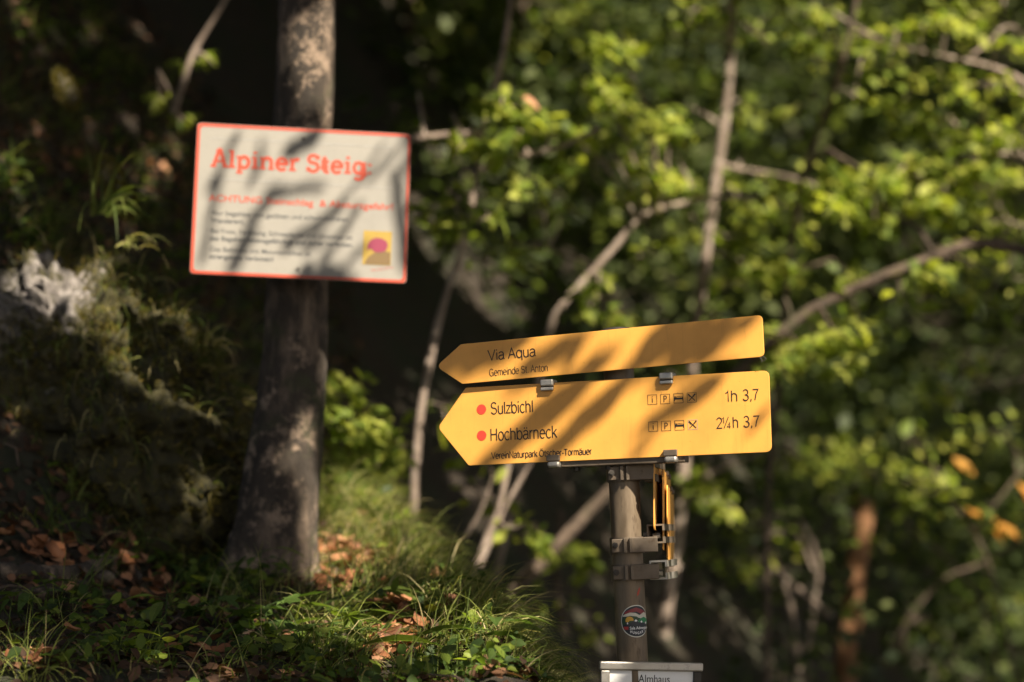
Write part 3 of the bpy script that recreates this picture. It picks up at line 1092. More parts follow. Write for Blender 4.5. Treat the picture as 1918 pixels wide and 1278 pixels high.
# slab-serif letters drawn as strokes
GL = {
    "A": (0.78, [[(0.10, 0), (0.36, 1.0), (0.42, 1.0), (0.68, 0)], [(0.19, 0.34), (0.59, 0.34)], [(-.02, 0.05), (.24, .05)], [(.54, .05), (.80, .05)], [(.22, .95), (.42, .95)]]),
    "l": (0.40, [[(0.20, 1.02), (0.20, 0.0)], [(.04, .97), (.20, .97)], [(.03, .05), (.37, .05)]]),
    "p": (0.70, [[(0.17, .70), (.17, -.30)], [(.02, .65), (.17, .65)], [(.03, -.26), (.33, -.26)], arc(.38, .35, .22, .32, 150, -150, 16)]),
    "i": (0.40, [[(0.20, .70), (.20, 0)], [(.04, .65), (.20, .65)], [(.03, .05), (.37, .05)], [(.20, .86), (.20, 1.0)]]),
    "n": (0.76, [[(.17, .70), (.17, 0)], [(.02, .65), (.17, .65)], [(.03, .05), (.31, .05)], [(.17, .50)] + arc(.38, .45, .20, .22, 130, 0, 8) + [(.58, 0)], [(.45, .05), (.72, .05)]]),
    "e": (0.64, [[(.10, .37), (.54, .37)] + arc(.32, .35, .24, .33, 8, 318, 18)]),
    "r": (0.54, [[(.18, .70), (.18, 0)], [(.03, .65), (.18, .65)], [(.03, .05), (.36, .05)], [(.18, .45)] + arc(.42, .45, .22, .22, 150, 65, 5)]),
    "S": (0.66, [arc(.32, .74, .22, .22, 20, 250, 12) + arc(.32, .28, .24, .25, 85, -165, 12), [(.53, .98), (.53, .72)], [(.09, .02), (.09, .28)]]),
    "t": (0.48, [[(.20, .92), (.20, .18)] + arc(.34, .18, .14, .15, 180, 300, 6), [(.04, .65), (.42, .65)]]),
    "g": (0.68, [arc(.32, .36, .22, .31, 0, 360, 18), [(.55, .68), (.55, -.10)] + arc(.34, -.10, .21, .20, 0, -150, 8), [(.52, .65), (.68, .65)]]),
    ":": (0.34, [[(.17, .02), (.17, .16)], [(.17, .50), (.17, .64)]]),
    " ": (0.32, []),
}


stroke_text(GL, "Alpiner Steig:", -0.2085, 0.0735, 0.0400, 0.368, 0.0082, REDP, ws, thin=0.62)
put_text(ws, "ACHTUNG Steinschlag  & Absturzgefahr!", -0.2105, -0.0065, 0.0150, 0.4185, REDP, weight=0.012)
for txt, u, v, w, wt in (("· Nur begehbar von geübten und schwindelfreien", -0.2095, -0.0385, 0.3160, 0.008),
                         ("Wanderern.", -0.2025, -0.0560, 0.0750, 0.02),
                         ("· Bei Frost, Vereisung, Schneedecke und Unwetter ist", -0.2095, -0.0800, 0.3280, 0.004),
                         ("das Begehen lebensgefährlich und daher verboten.", -0.2030, -0.0975, 0.3240, 0.016),
                         ("· Das Befahren mit Mountainbikes ist", -0.2095, -0.1225, 0.2360, 0.006),
                         ("strengstens verboten!", -0.2020, -0.1395, 0.1440, 0.018)):
    put_text(ws, txt, u, v, 0.0105, w, GREYP, weight=wt)
lg = empty("logo")
lg.parent = ws
MB().face([(0.1430, -0.1362), (0.2075, -0.1362), (0.2080, -0.0574), (0.1435, -0.0574)], 0.0006).build("yellow_field", LOGOY, lg)
MB().face([(0.1480, -0.1350), (0.2060, -0.1350), (0.2060, -0.106), (0.194, -0.103), (0.180, -0.106), (0.166, -0.110), (0.156, -0.118), (0.150, -0.128)], 0.0010).build("ochre_shape", LOGOD, lg)
MB().face([(0.1535, -0.104), (0.1600, -0.098), (0.170, -0.1065), (0.182, -0.107), (0.193, -0.104), (0.1985, -0.096), (0.1995, -0.087), (0.195, -0.079), (0.186, -0.0745), (0.174, -0.073), (0.164, -0.076), (0.157, -0.083), (0.153, -0.093)], 0.0013).build("magenta_shape", LOGOM, lg)
st = [(0.165, -0.1500), (0.2120, -0.1440), (0.2125, -0.1365 - 0.003), (0.1645, -0.1450)]
ring_poly(st, [((x - 0.1885) * 0.96 + 0.1885, (y + 0.1446) * 0.75 - 0.1446) for x, y in st], 0.0006).build("stamp_outline", REDP, ws)
for u, v in ((-0.0025, 0.150), (-0.0015, -0.154)):
    MB().tube([(u, v, 0.0002), (u, v, 0.0016)], 0.0058, 20).build("washer", WHITE, ws)
    MB().tube([(u, v, 0.0017), (u, v, 0.0036)], 0.0030, 8).build("screw", DARKM, ws)

# ------------------------------------------------------------------ mossy boulder
RC = at(190, 715, 5.95)
bm = bmesh.new()
bmesh.ops.create_icosphere(bm, subdivisions=6, radius=1.0)
bl = bm.verts.layers.float.new("moss")
for v in bm.verts:
    c = v.co.normalized()
    bx = 1 + 0.22 * (1 - abs(c.x)) * 0
    # squared-off block
    q = (abs(c.x) ** 3.2 + abs(c.y) ** 3.2 + abs(c.z) ** 3.2) ** (-1 / 3.2)
    p = c * q
    p = Vector((p.x * 0.335, p.y * 0.36, p.z * (0.315 if p.z > 0 else 0.50)))
    p.x += min(0.33, -p.z) * 0.34 * (1 if p.x > -0.1 else 0.2)
    p.y += p.z * 0.35
    w = p * 3.2
    d = noise.noise(w) * 0.055 + noise.noise(w * 2.3 + Vector((4, 1, 2))) * 0.035 + abs(noise.noise(w * 2.9 + Vector((7, 7, 1)))) * -0.09 + abs(noise.noise(w * 6.5)) * -0.05 + noise.noise(w * 13) * 0.016 + noise.noise(w * 30) * 0.007
    vd = noise.voronoi(w * 1.9 + Vector((noise.noise(w * 3), noise.noise(w * 3 + Vector((5, 5, 5))), 0)) * .35)[0]
    d -= 0.045 * (1 - sstep(0.0, 0.10, vd[1] - vd[0]))             # fractures
    d += 0.05 * (noise.cell(w * 1.9) - .5) * .4
    p += c * d
    v.co = p
    wpx = RC + p
    bare = math.exp(-(((p.x + 0.11) / 0.15) ** 2 + ((p.z - 0.20) / 0.10) ** 2)) + 0.5 * math.exp(-(((p.x + 0.24) / 0.05) ** 2 + ((p.z + 0.05) / 0.09) ** 2))
    v[bl] = 0.17 + 0.12 * sstep(-.02, .12, p.x) - 0.22 * bare + 0.10 * max(0, c.z) * (1 if p.x > 0.02 else 0)
me = bpy.data.meshes.new("boulder")
bm.to_mesh(me)
bm.free()
rock = empty("mossy_boulder", Matrix.Translation(RC))
tag(rock, "large mossy limestone boulder set into the bank beside the tree", "boulder")
rock_body = link("stone", me, ROCK, rock, smooth=True)
# ------------------------------------------------------------------ where the sun comes through: (point, radius)
LIT = []
SN = np.array(S)


def lit(p, r):
    LIT.append((np.array(p), r))


PENDING = []


def lit_px(lst, d=None):
    for px, py, rp in lst:
        if d is None:
            PENDING.append((px, py, rp))
        else:
            lit(at(px, py, d), rp * KPX * d)


def lit_px_wide(lst, d):
    lit_px([(x, y, r * 1.5) for x, y, r in lst], d)


# boards: open sun, broken only by the hanging sprays further down
for px in range(830, 1450, 60):
    for py in (640, 710, 780, 850):
        lit(at(px, py, 4.5), 0.07)
for px in range(365, 770, 45):
    for py in range(240, 530, 45):
        lit(at(px, py, 5.5), 0.06)
lit_px([(1150, 1245, 16), (1175, 1215, 10)], 4.5)
lit_px([(620, 1050, 30), (640, 1085, 28), (680, 1065, 24), (720, 1070, 16), (740, 1190, 30), (725, 1235, 24), (760, 1160, 18), (790, 1105, 18), (860, 1130, 28), (900, 1190, 28), (930, 1240, 24), (850, 1230, 16), (480, 1150, 5), (640, 1205, 4)])
for d_ in (5.5, 5.75, 6.0, 6.25, 6.5):
    lit_px([(650, 930, 50), (700, 920, 50), (740, 950, 45), (690, 980, 45), (640, 980, 40), (790, 1005, 36), (625, 895, 36), (840, 1050, 24)], d_)
lit_px([
        (360, 925, 20), (395, 945, 10), (110, 1045, 16), (280, 1115, 14), (330, 1010, 8), (225, 1065, 8), (45, 1225, 20), (300, 1225, 12), (420, 1262, 10), (235, 1040, 6), (600, 1180, 4), (330, 1160, 5), (520, 1265, 6)])
lit_px([(40, 490, 22), (75, 520, 26), (105, 545, 28), (140, 530, 18), (185, 515, 22), (205, 545, 24), (120, 580, 20), (250, 565, 12), (235, 540, 8), (95, 590, 10), (140, 620, 8), (215, 640, 10), (35, 775, 12), (15, 800, 10), (285, 870, 5), (290, 590, 6), (60, 560, 6)])
lit_px([(330, 590, 6), (400, 650, 6), (425, 730, 6), (440, 775, 6)])
lit_px([(20, 300, 24), (55, 250, 20), (125, 165, 18), (210, 375, 10), (195, 330, 12), (240, 430, 12), (295, 310, 18), (280, 360, 16), (35, 365, 14), (60, 410, 12), (265, 60, 10), (330, 270, 12), (225, 205, 8), (165, 240, 8), (100, 60, 8), (30, 30, 8), (170, 60, 8)])
lit_px([(560, 850, 24), (578, 885, 22), (590, 790, 8), (545, 835, 16), (590, 920, 8), (572, 120, 20), (540, 95, 8), (548, 60, 10), (565, 775, 8), (520, 880, 6), (560, 200, 8)] + [(613, y_, 15) for y_ in range(0, 230, 22)])
lit_px([(1240, 930, 30), (1245, 1000, 20)], 4.6)


# ------------------------------------------------------------------ broad leaves as single objects
def blade_mesh(name, outline, fold=0.12, curl=0.15):
    """leaf from half outline [(y, halfwidth)], midrib along +y"""
    vs, fs = [], []
    for y, w in outline:
        z = -curl * y * y
        vs += [(-w, y, z + fold * w), (0, y, z), (w, y, z + fold * w)]
    for i in range(len(outline) - 1):
        a, b = 3 * i, 3 * i + 3
        fs += [(a, a + 1, b + 1, b), (a + 1, a + 2, b + 2, b + 1)]
    me = bpy.data.meshes.new(name)
    me.from_pydata(vs, [], fs)
    me.update()
    return me


def lobed_mesh(name, curl=0.2):
    """maple-like leaf: five pointed lobes with teeth"""
    pts = []
    for ang, ln in ((-112, .55), (-62, .86), (0, 1.0), (62, .86), (112, .55)):
        a = R_(ang)
        c = Vector((math.sin(a), math.cos(a)))
        n = Vector((c.y, -c.x))
        for s, w in ((.42, -.13), (.62, -.17), (.70, -.11), (1.0, 0), (.70, .11), (.62, .17), (.42, .13)):
            pts.append(c * (s * ln) + n * (w * ln))
    pts = [(0, 0)] + [(p.x, p.y + 0.12) for p in pts]
    vs = [(x, y, -curl * (x * x + y * y) + 0.05 * math.sin(9 * math.atan2(x, y + .01))) for x, y in pts]
    ctr = len(vs)
    vs.append((0, 0.14, 0.0))
    n = ctr
    fs = [(ctr, i, (i + 1) % n) for i in range(n)]
    me = bpy.data.meshes.new(name)
    me.from_pydata(vs, [], fs)
    me.update()
    return me


OVAL = [(0, .012), (.10, .10), (.28, .21), (.48, .25), (.68, .20), (.86, .10), (1.0, .004)]
LONG = [(0, .012), (.12, .06), (.30, .12), (.52, .14), (.74, .10), (.90, .045), (1.0, .003)]
leafA = [blade_mesh("leaf", OVAL, 0.2, 0.15), blade_mesh("leaf", OVAL, 0.05, 0.35), blade_mesh("leaf", [(y, w * 1.2) for y, w in OVAL], 0.25, -0.1)]
leafL = [blade_mesh("leaf", LONG, 0.3, 0.3), blade_mesh("leaf", LONG, 0.15, 0.55)]
leafM = [lobed_mesh("leaf", 0.15), lobed_mesh("leaf", 0.4)]
for me in leafA:
    me.materials.append(LEAFI)
for me in leafL + leafM:
    me.materials.append(HERB)


def dead_mesh(seed):
    r = random.Random(seed)
    cu, cv, tw = r.uniform(-0.9, 0.9), r.uniform(-0.7, 0.9), r.uniform(-0.8, 0.8)
    vs, fs = [], []
    for i, (y, w) in enumerate([(0, .05), (.2, .24), (.45, .34), (.7, .28), (.9, .12), (1.0, .02)]):
        for k, s in enumerate((-1, -.5, 0, .5, 1)):
            x = s * w
            vs.append((x, y - .5, cu * x * x * 1.6 + cv * (y - .5) ** 2 + tw * x * (y - .5) + 0.05 * math.sin(7 * y + 3 * s + seed)))
    for i in range(5):
        for k in range(4):
            a = i * 5 + k
            fs.append((a, a + 1, a + 6, a + 5))
    me = bpy.data.meshes.new("dead_leaf")
    me.from_pydata(vs, [], fs)
    me.materials.append(DEAD)
    me.polygons.foreach_set("use_smooth", [True] * len(me.polygons))
    me.update()
    return me


deadM = [dead_mesh(i) for i in range(7)]


def basis(y_dir, z_hint):
    y = Vector(y_dir).normalized()
    z = Vector(z_hint)
    z = (z - y * z.dot(y))
    if z.length < 1e-4:
        z = y.orthogonal()
    z.normalize()
    x = y.cross(z)
    return Matrix((x, y, z)).transposed().to_4x4()


def put_leaf(me, p, y_dir, z_hint, size, parent, name="leaf"):
    M = basis(y_dir, z_hint)
    M = Matrix.Translation(p) @ M @ Matrix.Scale(size, 4)
    o = bpy.data.objects.new(name, me)
    col.objects.link(o)
    o.parent = parent
    o.matrix_local = parent.matrix_world.inverted() @ M if parent.type == 'EMPTY' or parent.type == 'MESH' else M
    return o


# ------------------------------------------------------------------ slender forest trees behind the signs
def rnd3(s=1.0):
    return Vector((random.gauss(0, s), random.gauss(0, s), random.gauss(0, s)))


def sapling(name, label, d, stems, sprays, bark, cat="tree", group="slender trees behind the signs", single=12, size=0.058, foot=True, tl=(0.45, 1.0)):
    """stems: ([(px, py)...], radius at foot, radius at tip); first stem is the trunk. sprays: (px, py, spread px, leaves, sunny 0..1)"""
    allp = []
    trunk_pts = None
    root = None
    for si, (pts, r0, r1) in enumerate(stems):
        w = []
        for q in pts:
            dd = d + (q[2] if len(q) > 2 else 0)
            w.append(at(q[0], q[1], dd))
        if si == 0:
            if foot:
                b = w[0]
                nb = w[0] - (w[1] - w[0]).normalized() * 0.6
                gz = height(nb.x, nb.y)
                if nb.z > gz:
                    w = [Vector((nb.x, nb.y, gz - 0.1)), nb] + w
            root = empty(name, Matrix.Translation(w[0]))
            tag(root, label, cat, group)
        sp = spline(w, 6)
        n = len(sp)
        rad = [r0 + (r1 - r0) * (i / (n - 1)) for i in range(n)]
        sp = [p + Vector((noise.noise(p * 2.2 + Vector((si, 0, d))), noise.noise(p * 2.2 + Vector((5, si, d))), noise.noise(p * 2.0 + Vector((9, 2, d))))) * r0 * 0.9 for p in sp]
        rad = [r * .76 * (1 + 0.30 * noise.noise(p * 9)) for r, p in zip(rad, sp)]
        m = MB()
        m.tube([p - root.matrix_world.translation for p in sp], rad, 10)
        m.build("trunk" if si == 0 else "limb", bark, root, smooth=True)
        allp += sp
    P_, N_, Z_, T_ = [], [], [], []
    o = root.matrix_world.translation
    for (px, py, sp, n, sunny) in sprays:
        dd = d + random.uniform(-0.35, 0.35)
        c = at(px, py, dd)
        rad = sp * KPX * dd
        near = min(allp, key=lambda p: (p - c).length)
        if 0.05 < (near - c).length < 1.6:
            mid = (near + c) / 2 + Vector((0, 0, 0.05)) + rnd3(0.03)
            MB().tube([near - o, mid - o, c - o], [0.005, 0.0035, 0.0015], 5).build("twig", bark, root)
        if sunny > 0.45:
            lit(c, rad * (0.2 + 0.8 * sunny))
        if sunny < 0.45:
            n = n // 2
        for _ in range(3):
            e_ = rnd3(1)
            e_.z *= .4
            e_ = c + e_.normalized() * rad * random.uniform(.8, 1.4)
            MB().tube([c - o, (c + e_) / 2 - o + rnd3(.012), e_ - o], [.0022, .0016, .0009], 4).build("twig", bark, root)
        tilt = Vector((random.uniform(-.4, .4), random.uniform(-.5, .1), 1)).normalized()
        for k in range(int(n * 1.9)):
            q = rnd3(1.0)
            q = q - tilt * q.dot(tilt) * 0.62
            q = c + q * rad * 0.85
            nrm = (Vector((0, 0, 0.30)) + S * 0.95 + rnd3(0.42))
            sz = size * random.uniform(0.4, 1.15) * (1.35 if random.random() < .15 else 1)
            if k < single:
                al = (q - c) + rnd3(0.05) + Vector((0, 0, -0.03))
                put_leaf(random.choice(leafA), q, al, nrm, sz, root)
            else:
                P_.append(q - o)
                N_.append(nrm)
                Z_.append(sz)
                T_.append(random.uniform(*tl))
    if P_:
        cr = leaf_cloud("crown", P_, N_, Z_, LEAF, root, np.array(T_))
        cr["kind"] = "stuff"
    return root


sapling("sapling", "thin bare-stemmed sapling rising between the tree and the arrow tips", 7.5,
        [([(772, 1010), (778, 880), (790, 760), (812, 650), (836, 560), (866, 470), (882, 400), (896, 310), (905, 240), (935, 120), (960, -60)], .0165, .010),
         ([(903, 250), (850, 250), (770, 258), (690, 262)], .016, .010), ([(893, 322), (940, 300), (1040, 275), (1120, 235)], .015, .008), ([(878, 415), (868, 450), (850, 475)], .012, .006)],
        [(940, 205, 34, 34, 1), (975, 225, 34, 34, 1), (1010, 235, 24, 20, 1), (870, 270, 26, 18, .6), (860, 275, 20, 10, .5), (985, 352, 24, 16, .9), (860, 415, 22, 14, .8), (855, 450, 22, 14, .9), (840, 360, 24, 12, .4), (935, 270, 26, 20, .7), (800, 390, 28, 14, .3), (915, 405, 18, 8, .5), (930, 470, 30, 12, .2), (800, 240, 24, 8, .2)], BARK2)
sapling("sapling", "sapling arching over to the right above the Via Aqua board", 8.2,
        [([(1000, 760), (1030, 625), (1048, 585), (1085, 540), (1140, 480), (1210, 405), (1290, 380), (1345, 368), (1420, 372)], .019, .010), ([(1120, 500), (1040, 470), (950, 455)], .009, .004), ([(1085, 540), (1130, 560), (1190, 545)], .008, .004)],
        [(1130, 95, 34, 34, .9), (1165, 92, 30, 20, .8), (1175, 365, 26, 18, .9), (1060, 250, 34, 30, .9), (1090, 265, 30, 24, .8), (1120, 150, 26, 16, .6), (1160, 200, 32, 30, .8), (1135, 210, 30, 24, .7), (1060, 320, 30, 20, .5), (1110, 300, 34, 24, .4), (1235, 330, 34, 30, .9), (1270, 350, 30, 24, .9), (1200, 310, 34, 24, .7), (1230, 230, 36, 34, .9), (1260, 250, 30, 24, .9), (1040, 400, 34, 16, .25), (1120, 530, 26, 12, .5), (1110, 590, 24, 10, .5), (1220, 470, 34, 18, .3), (980, 500, 36, 16, .15)], BARK2)
sapling("slender_tree", "tall slender pale trunk with a low fork, right behind the signpost", 9.3,
        [([(1243, 1290), (1250, 1160), (1260, 1060), (1272, 930), (1290, 760), (1306, 600), (1322, 450), (1336, 350), (1352, 230), (1366, 120), (1380, -60)], .031, .022),
         ([(1275, 945), (1305, 905), (1350, 880), (1420, 850)], .018, .008), ([(1338, 300), (1395, 315), (1475, 330), (1530, 350)], .015, .008), ([(1350, 230), (1300, 200), (1250, 190)], .012, .005)],
        [(1290, 890, 20, 8, .5), (1345, 945, 30, 20, .8), (1330, 905, 24, 12, .8), (1340, 620, 30, 18, .6), (1290, 440, 30, 22, .6), (1390, 440, 36, 24, .5), (1420, 400, 30, 24, .8), (1440, 350, 34, 26, .7), (1400, 215, 30, 22, .7), (1410, 60, 40, 26, .3), (1310, 110, 40, 26, .3), (1300, 20, 50, 30, .5), (1420, 500, 30, 22, .8), (1460, 380, 26, 16, .6), (1250, 60, 50, 26, .3), (1360, 540, 36, 18, .3), (1370, 330, 30, 18, .5)], BARK2)
sapling("slender_tree", "dark thin trunk slanting up to the right, above the board's right end", 8.6,
        [([(1460, 700), (1468, 590), (1478, 480), (1488, 410), (1503, 325), (1540, 220), (1575, 130), (1600, 20), (1615, -60)], .014, .013), ([(1500, 330), (1545, 280), (1570, 290), (1640, 330)], .011, .005), ([(1575, 130), (1560, 50), (1545, 10)], .010, .006), ([(1590, 60), (1640, 70), (1690, 95)], .012, .005)],
        [(1525, 110, 30, 18, .8), (1500, 90, 26, 14, .6), (1600, 80, 34, 22, .8), (1640, 90, 26, 14, .8), (1510, 30, 30, 16, .6), (1555, 350, 36, 30, .9), (1590, 330, 34, 30, .9), (1620, 380, 34, 30, .9), (1545, 375, 30, 22, .8), (1510, 440, 24, 12, .7), (1480, 500, 26, 14, .7), (1420, 515, 26, 16, .7), (1580, 400, 30, 22, .9), (1600, 520, 30, 16, .6), (1480, 540, 22, 10, .6), (1550, 30, 30, 12, .5), (1500, 200, 34, 12, .15)], BARK3)
sapling("leaning_tree", "long brown leaning trunk crossing behind the signpost from lower left to right", 7.9,
        [([(820, 1250), (885, 1185), (950, 1115), (1010, 1055), (1070, 985), (1135, 920), (1290, 775), (1440, 640), (1500, 590), (1560, 560), (1650, 520), (1750, 480), (1840, 455), (1960, 475), (2060, 470)], .030, .020),
         ([(1440, 640), (1480, 600), (1470, 560)], .012, .006), ([(1750, 480), (1720, 430), (1660, 390), (1640, 350)], .012, .006), ([(1840, 456), (1880, 440), (1905, 405)], .012, .006)],
        [(1010, 1015, 24, 14, .9), (1075, 1040, 28, 20, .9), (1100, 1060, 20, 10, .7), (1480, 655, 40, 40, .9), (1520, 650, 34, 30, .9), (1580, 650, 34, 34, .9), (1450, 695, 32, 24, .8), (1585, 690, 24, 16, .8), (1610, 600, 40, 18, .3), (1750, 520, 34, 18, .5), (1780, 510, 26, 14, .5), (1560, 615, 30, 14, .4), (1800, 560, 40, 14, .2), (1690, 560, 34, 12, .3), (1160, 600, 26, 16, .9), (1440, 620, 24, 10, .6)], BARK3)
sapling("leaning_sapling", "pale slanting double stem on the slope below the large arrow's tip", 7.2,
        [([(865, 1150), (885, 1095), (910, 1020), (935, 950), (948, 880), (970, 760)], .016, .009), ([(885, 1100), (920, 1015), (955, 930), (1000, 850)], .013, .006), ([(870, 1010), (900, 960), (925, 890)], .009, .005)],
        [(905, 930, 30, 10, .3), (960, 990, 30, 12, .3), (900, 860, 34, 14, .25), (830, 760, 30, 10, .2)], BARK2, group="bare stems on the slope")
sapling("leaning_sapling", "pale upright stem at the bottom edge just left of the framed notice", 8.4,
        [([(1085, 1320), (1072, 1230), (1055, 1150), (1045, 1080), (1050, 960)], .020, .012)], [(1010, 1130, 40, 14, .2), (1090, 1180, 40, 14, .2)], BARK3, group="bare stems on the slope")
sapling("crooked_sapling", "crooked pale stem bending near the broken brown stump", 10.0,
        [([(1515, 1330), (1512, 1230), (1522, 1140), (1535, 1070), (1520, 1010), (1495, 970)], .015, .010), ([(1530, 1080), (1500, 1010), (1470, 960)], .01, .005)], [(1440, 1000, 40, 16, .3)], BARK2, group="bare stems on the slope")
sapling("crooked_sapling", "crossed pale stem leaning left of the crooked stem", 9.8,
        [([(1500, 1260), (1490, 1180), (1475, 1110), (1460, 1070), (1448, 1030)], .013, .008), ([(1560, 1155), (1500, 1105), (1450, 1070), (1405, 1035)], .014, .010)], [(1390, 1060, 40, 20, .5)], BARK2, group="bare stems on the slope")
sapling("fallen_branch", "thin dead branch lying up the slope near the right edge", 10.2,
        [([(1640, 1260), (1690, 1180), (1735, 1120), (1780, 1080), (1835, 1058), (1930, 1000)], .011, .007), ([(1735, 1120), (1700, 1160), (1690, 1230)], .010, .005)], [(1750, 1180, 40, 14, .3), (1870, 1120, 40, 12, .1)], BARK3, cat="branch", group="bare stems on the slope")
sapling("dead_branch", "thin dead branch hanging in the dark beside the tree, above the white sign", 7.6,
        [([(325, 215), (345, 150), (362, 100), (392, 50), (420, 5), (450, -50)], .012, .009), ([(362, 100), (380, 100), (400, 120)], .006, .003)], [(372, 112, 16, 8, 1), (345, 225, 14, 6, .8), (300, 185, 14, 6, .5)], BARK2, cat="branch", group="bare stems on the slope", foot=False)
sapling("slender_tree", "leafy branched tree filling the upper right corner", 8.8,
        [([(2080, 900), (2040, 500), (1990, 200), (1960, -60)], .030, .020), ([(1985, 160), (1900, 50), (1850, 80), (1815, 105)], .014, .007), ([(2010, 320), (1900, 285), (1830, 298), (1790, 310)], .014, .007), ([(1990, 220), (1870, 150), (1850, 200), (1835, 235), (1810, 255)], .010, .005), ([(1990, 200), (1880, 130), (1740, 100), (1640, 70), (1550, 15)], .014, .005), ([(2015, 400), (1900, 420), (1840, 350), (1700, 340)], .014, .005)],
        [(1700, 60, 34, 22, .8), (1740, 40, 34, 22, .8), (1780, 40, 40, 34, 1), (1820, 30, 34, 24, .9), (1850, 20, 28, 14, .8), (1900, 85, 30, 14, .7), (1760, 135, 30, 14, .6), (1690, 200, 26, 18, .9), (1720, 240, 30, 20, .8), (1750, 225, 26, 14, .7), (1800, 170, 36, 16, .5), (1820, 270, 34, 28, .9), (1860, 260, 30, 22, .9), (1890, 245, 34, 26, .9), (1840, 330, 36, 34, .9), (1880, 330, 30, 24, .8), (1790, 330, 36, 34, .9), (1740, 320, 36, 34, .9), (1700, 330, 36, 34, .9), (1660, 345, 36, 34, .9), (1730, 385, 36, 34, .9), (1780, 390, 34, 28, .8), (1690, 395, 32, 26, .8), (1840, 410, 36, 26, .6), (1640, 420, 30, 18, .7), (1890, 430, 34, 16, .5), (1660, 130, 40, 20, .4), (1600, 180, 40, 16, .3), (1900, 170, 40, 22, .6), (1850, 560, 40, 20, .35), (1890, 620, 40, 16, .2), (1820, 690, 34, 18, .3), (1780, 740, 30, 14, .3), (1900, 520, 40, 20, .35), (1800, 470, 34, 16, .5)], BARK2, single=10)
sapling("hazel_shrub", "bright sunlit leafy shrub just right of the tree trunk", 7.0,
        [([(660, 1000), (655, 880), (648, 780), (640, 700)], .008, .004), ([(656, 900), (690, 830), (720, 800)], .006, .003)],
        [(640, 735, 30, 26, 1), (635, 780, 30, 24, .9), (680, 795, 34, 34, 1), (705, 810, 26, 22, .9), (660, 840, 34, 30, .9), (700, 870, 30, 26, .8), (735, 840, 24, 16, .7), (650, 885, 30, 24, .9), (455, 860, 18, 10, .7), (440, 905, 18, 8, .6), (730, 900, 26, 16, .5)], BARK3, cat="shrub", group="leafy shrubs on the slope", size=0.052)
sapling("hazel_shrub", "pale soft leafy shrub at the bottom edge right of the framed notice", 11.5,
        [([(1360, 1360), (1350, 1260), (1340, 1180)], .010, .005)],
        [(1320, 1180, 50, 50, .7), (1370, 1190, 50, 50, .7), (1340, 1230, 50, 50, .6), (1400, 1230, 50, 40, .5), (1300, 1240, 44, 30, .4), (1350, 1100, 50, 40, .5), (1310, 1060, 44, 30, .35), (1400, 1120, 44, 26, .3)], BARK3, cat="shrub", group="leafy shrubs on the slope")
sapling("hazel_shrub", "pale leafy spray just right of the large arrow's lower corner", 10.5,
        [([(1700, 980), (1640, 900), (1590, 860), (1510, 850)], .010, .005)],
        [(1550, 845, 40, 34, .7), (1590, 860, 40, 36, .8), (1615, 880, 34, 26, .8), (1530, 870, 40, 26, .5), (1640, 900, 34, 16, .3), (1480, 880, 44, 24, .3), (1430, 900, 40, 20, .3)], BARK3, cat="shrub", group="leafy shrubs on the slope")
sapling("hazel_shrub", "dim leafy shrub near the right edge with a few orange leaves", 9.5,
        [([(1900, 1250), (1850, 1050), (1790, 950), (1740, 890)], .010, .005), ([(1820, 1000), (1900, 900), (1940, 860)], .008, .004)],
        [(1740, 900, 34, 26, .7), (1715, 940, 30, 22, .8), (1770, 910, 34, 24, .6), (1680, 920, 34, 18, .4), (1740, 950, 34, 18, .4), (1820, 830, 50, 26, .25), (1870, 800, 44, 24, .4), (1700, 820, 44, 16, .15), (1640, 1010, 50, 22, .2), (1860, 980, 44, 20, .2)], BARK3, cat="shrub", group="leafy shrubs on the slope")
sapling("slender_tree", "dim distant trunk in the dark gap just right of the white board", 12.5,
        [([(830, 1000), (815, 700), (800, 420), (775, 180), (765, -60)], .045, .034), ([(800, 420), (850, 330), (880, 250)], .016, .008)],
        [(720, 80, 60, 40, .5), (820, 60, 60, 40, .5), (690, 330, 40, 20, .2), (760, 560, 60, 40, .5), (840, 560, 60, 36, .46), (700, 620, 50, 30, .3), (780, 160, 60, 30, .5), (660, 560, 40, 20, .3), (890, 640, 50, 26, .5)], BARK3, size=.085)
sapling("slender_tree", "dim distant trunk in the gap above the Via Aqua board's middle", 13.0,
        [([(1010, 900), (1000, 600), (985, 400), (975, 150), (985, -60)], .040, .030)],
        [(1000, 60, 60, 36, .5), (1040, 140, 50, 24, .3), (960, 420, 60, 36, .46), (1050, 450, 60, 30, .46), (940, 560, 50, 30, .5), (1080, 30, 50, 30, .5)], BARK3, size=.085)
oroot = bpy.data.objects["hazel_shrub.003"]
for px, py, sz in ((1785, 857, .11), (1858, 968, .12), (1872, 980, .11), (1812, 950, .09), (1905, 905, .12), (1915, 915, .11)):
    c = at(px, py, 9.5)
    lit(c, 0.07)
    me = leafA[2].copy()
    me.materials.clear()
    me.materials.append(ORANGE)
    put_leaf(me, c, Vector((.5, 0, -.6)) + rnd3(.2), S + rnd3(.2), sz, oroot)
c = at(975, 178, 7.4)
lit(c, 0.06)
me = leafA[0].copy()
me.materials.clear()
me.materials.append(DEAD)
put_leaf(me, c, (.5, 0, -.3), S, .075, bpy.data.objects["sapling"])

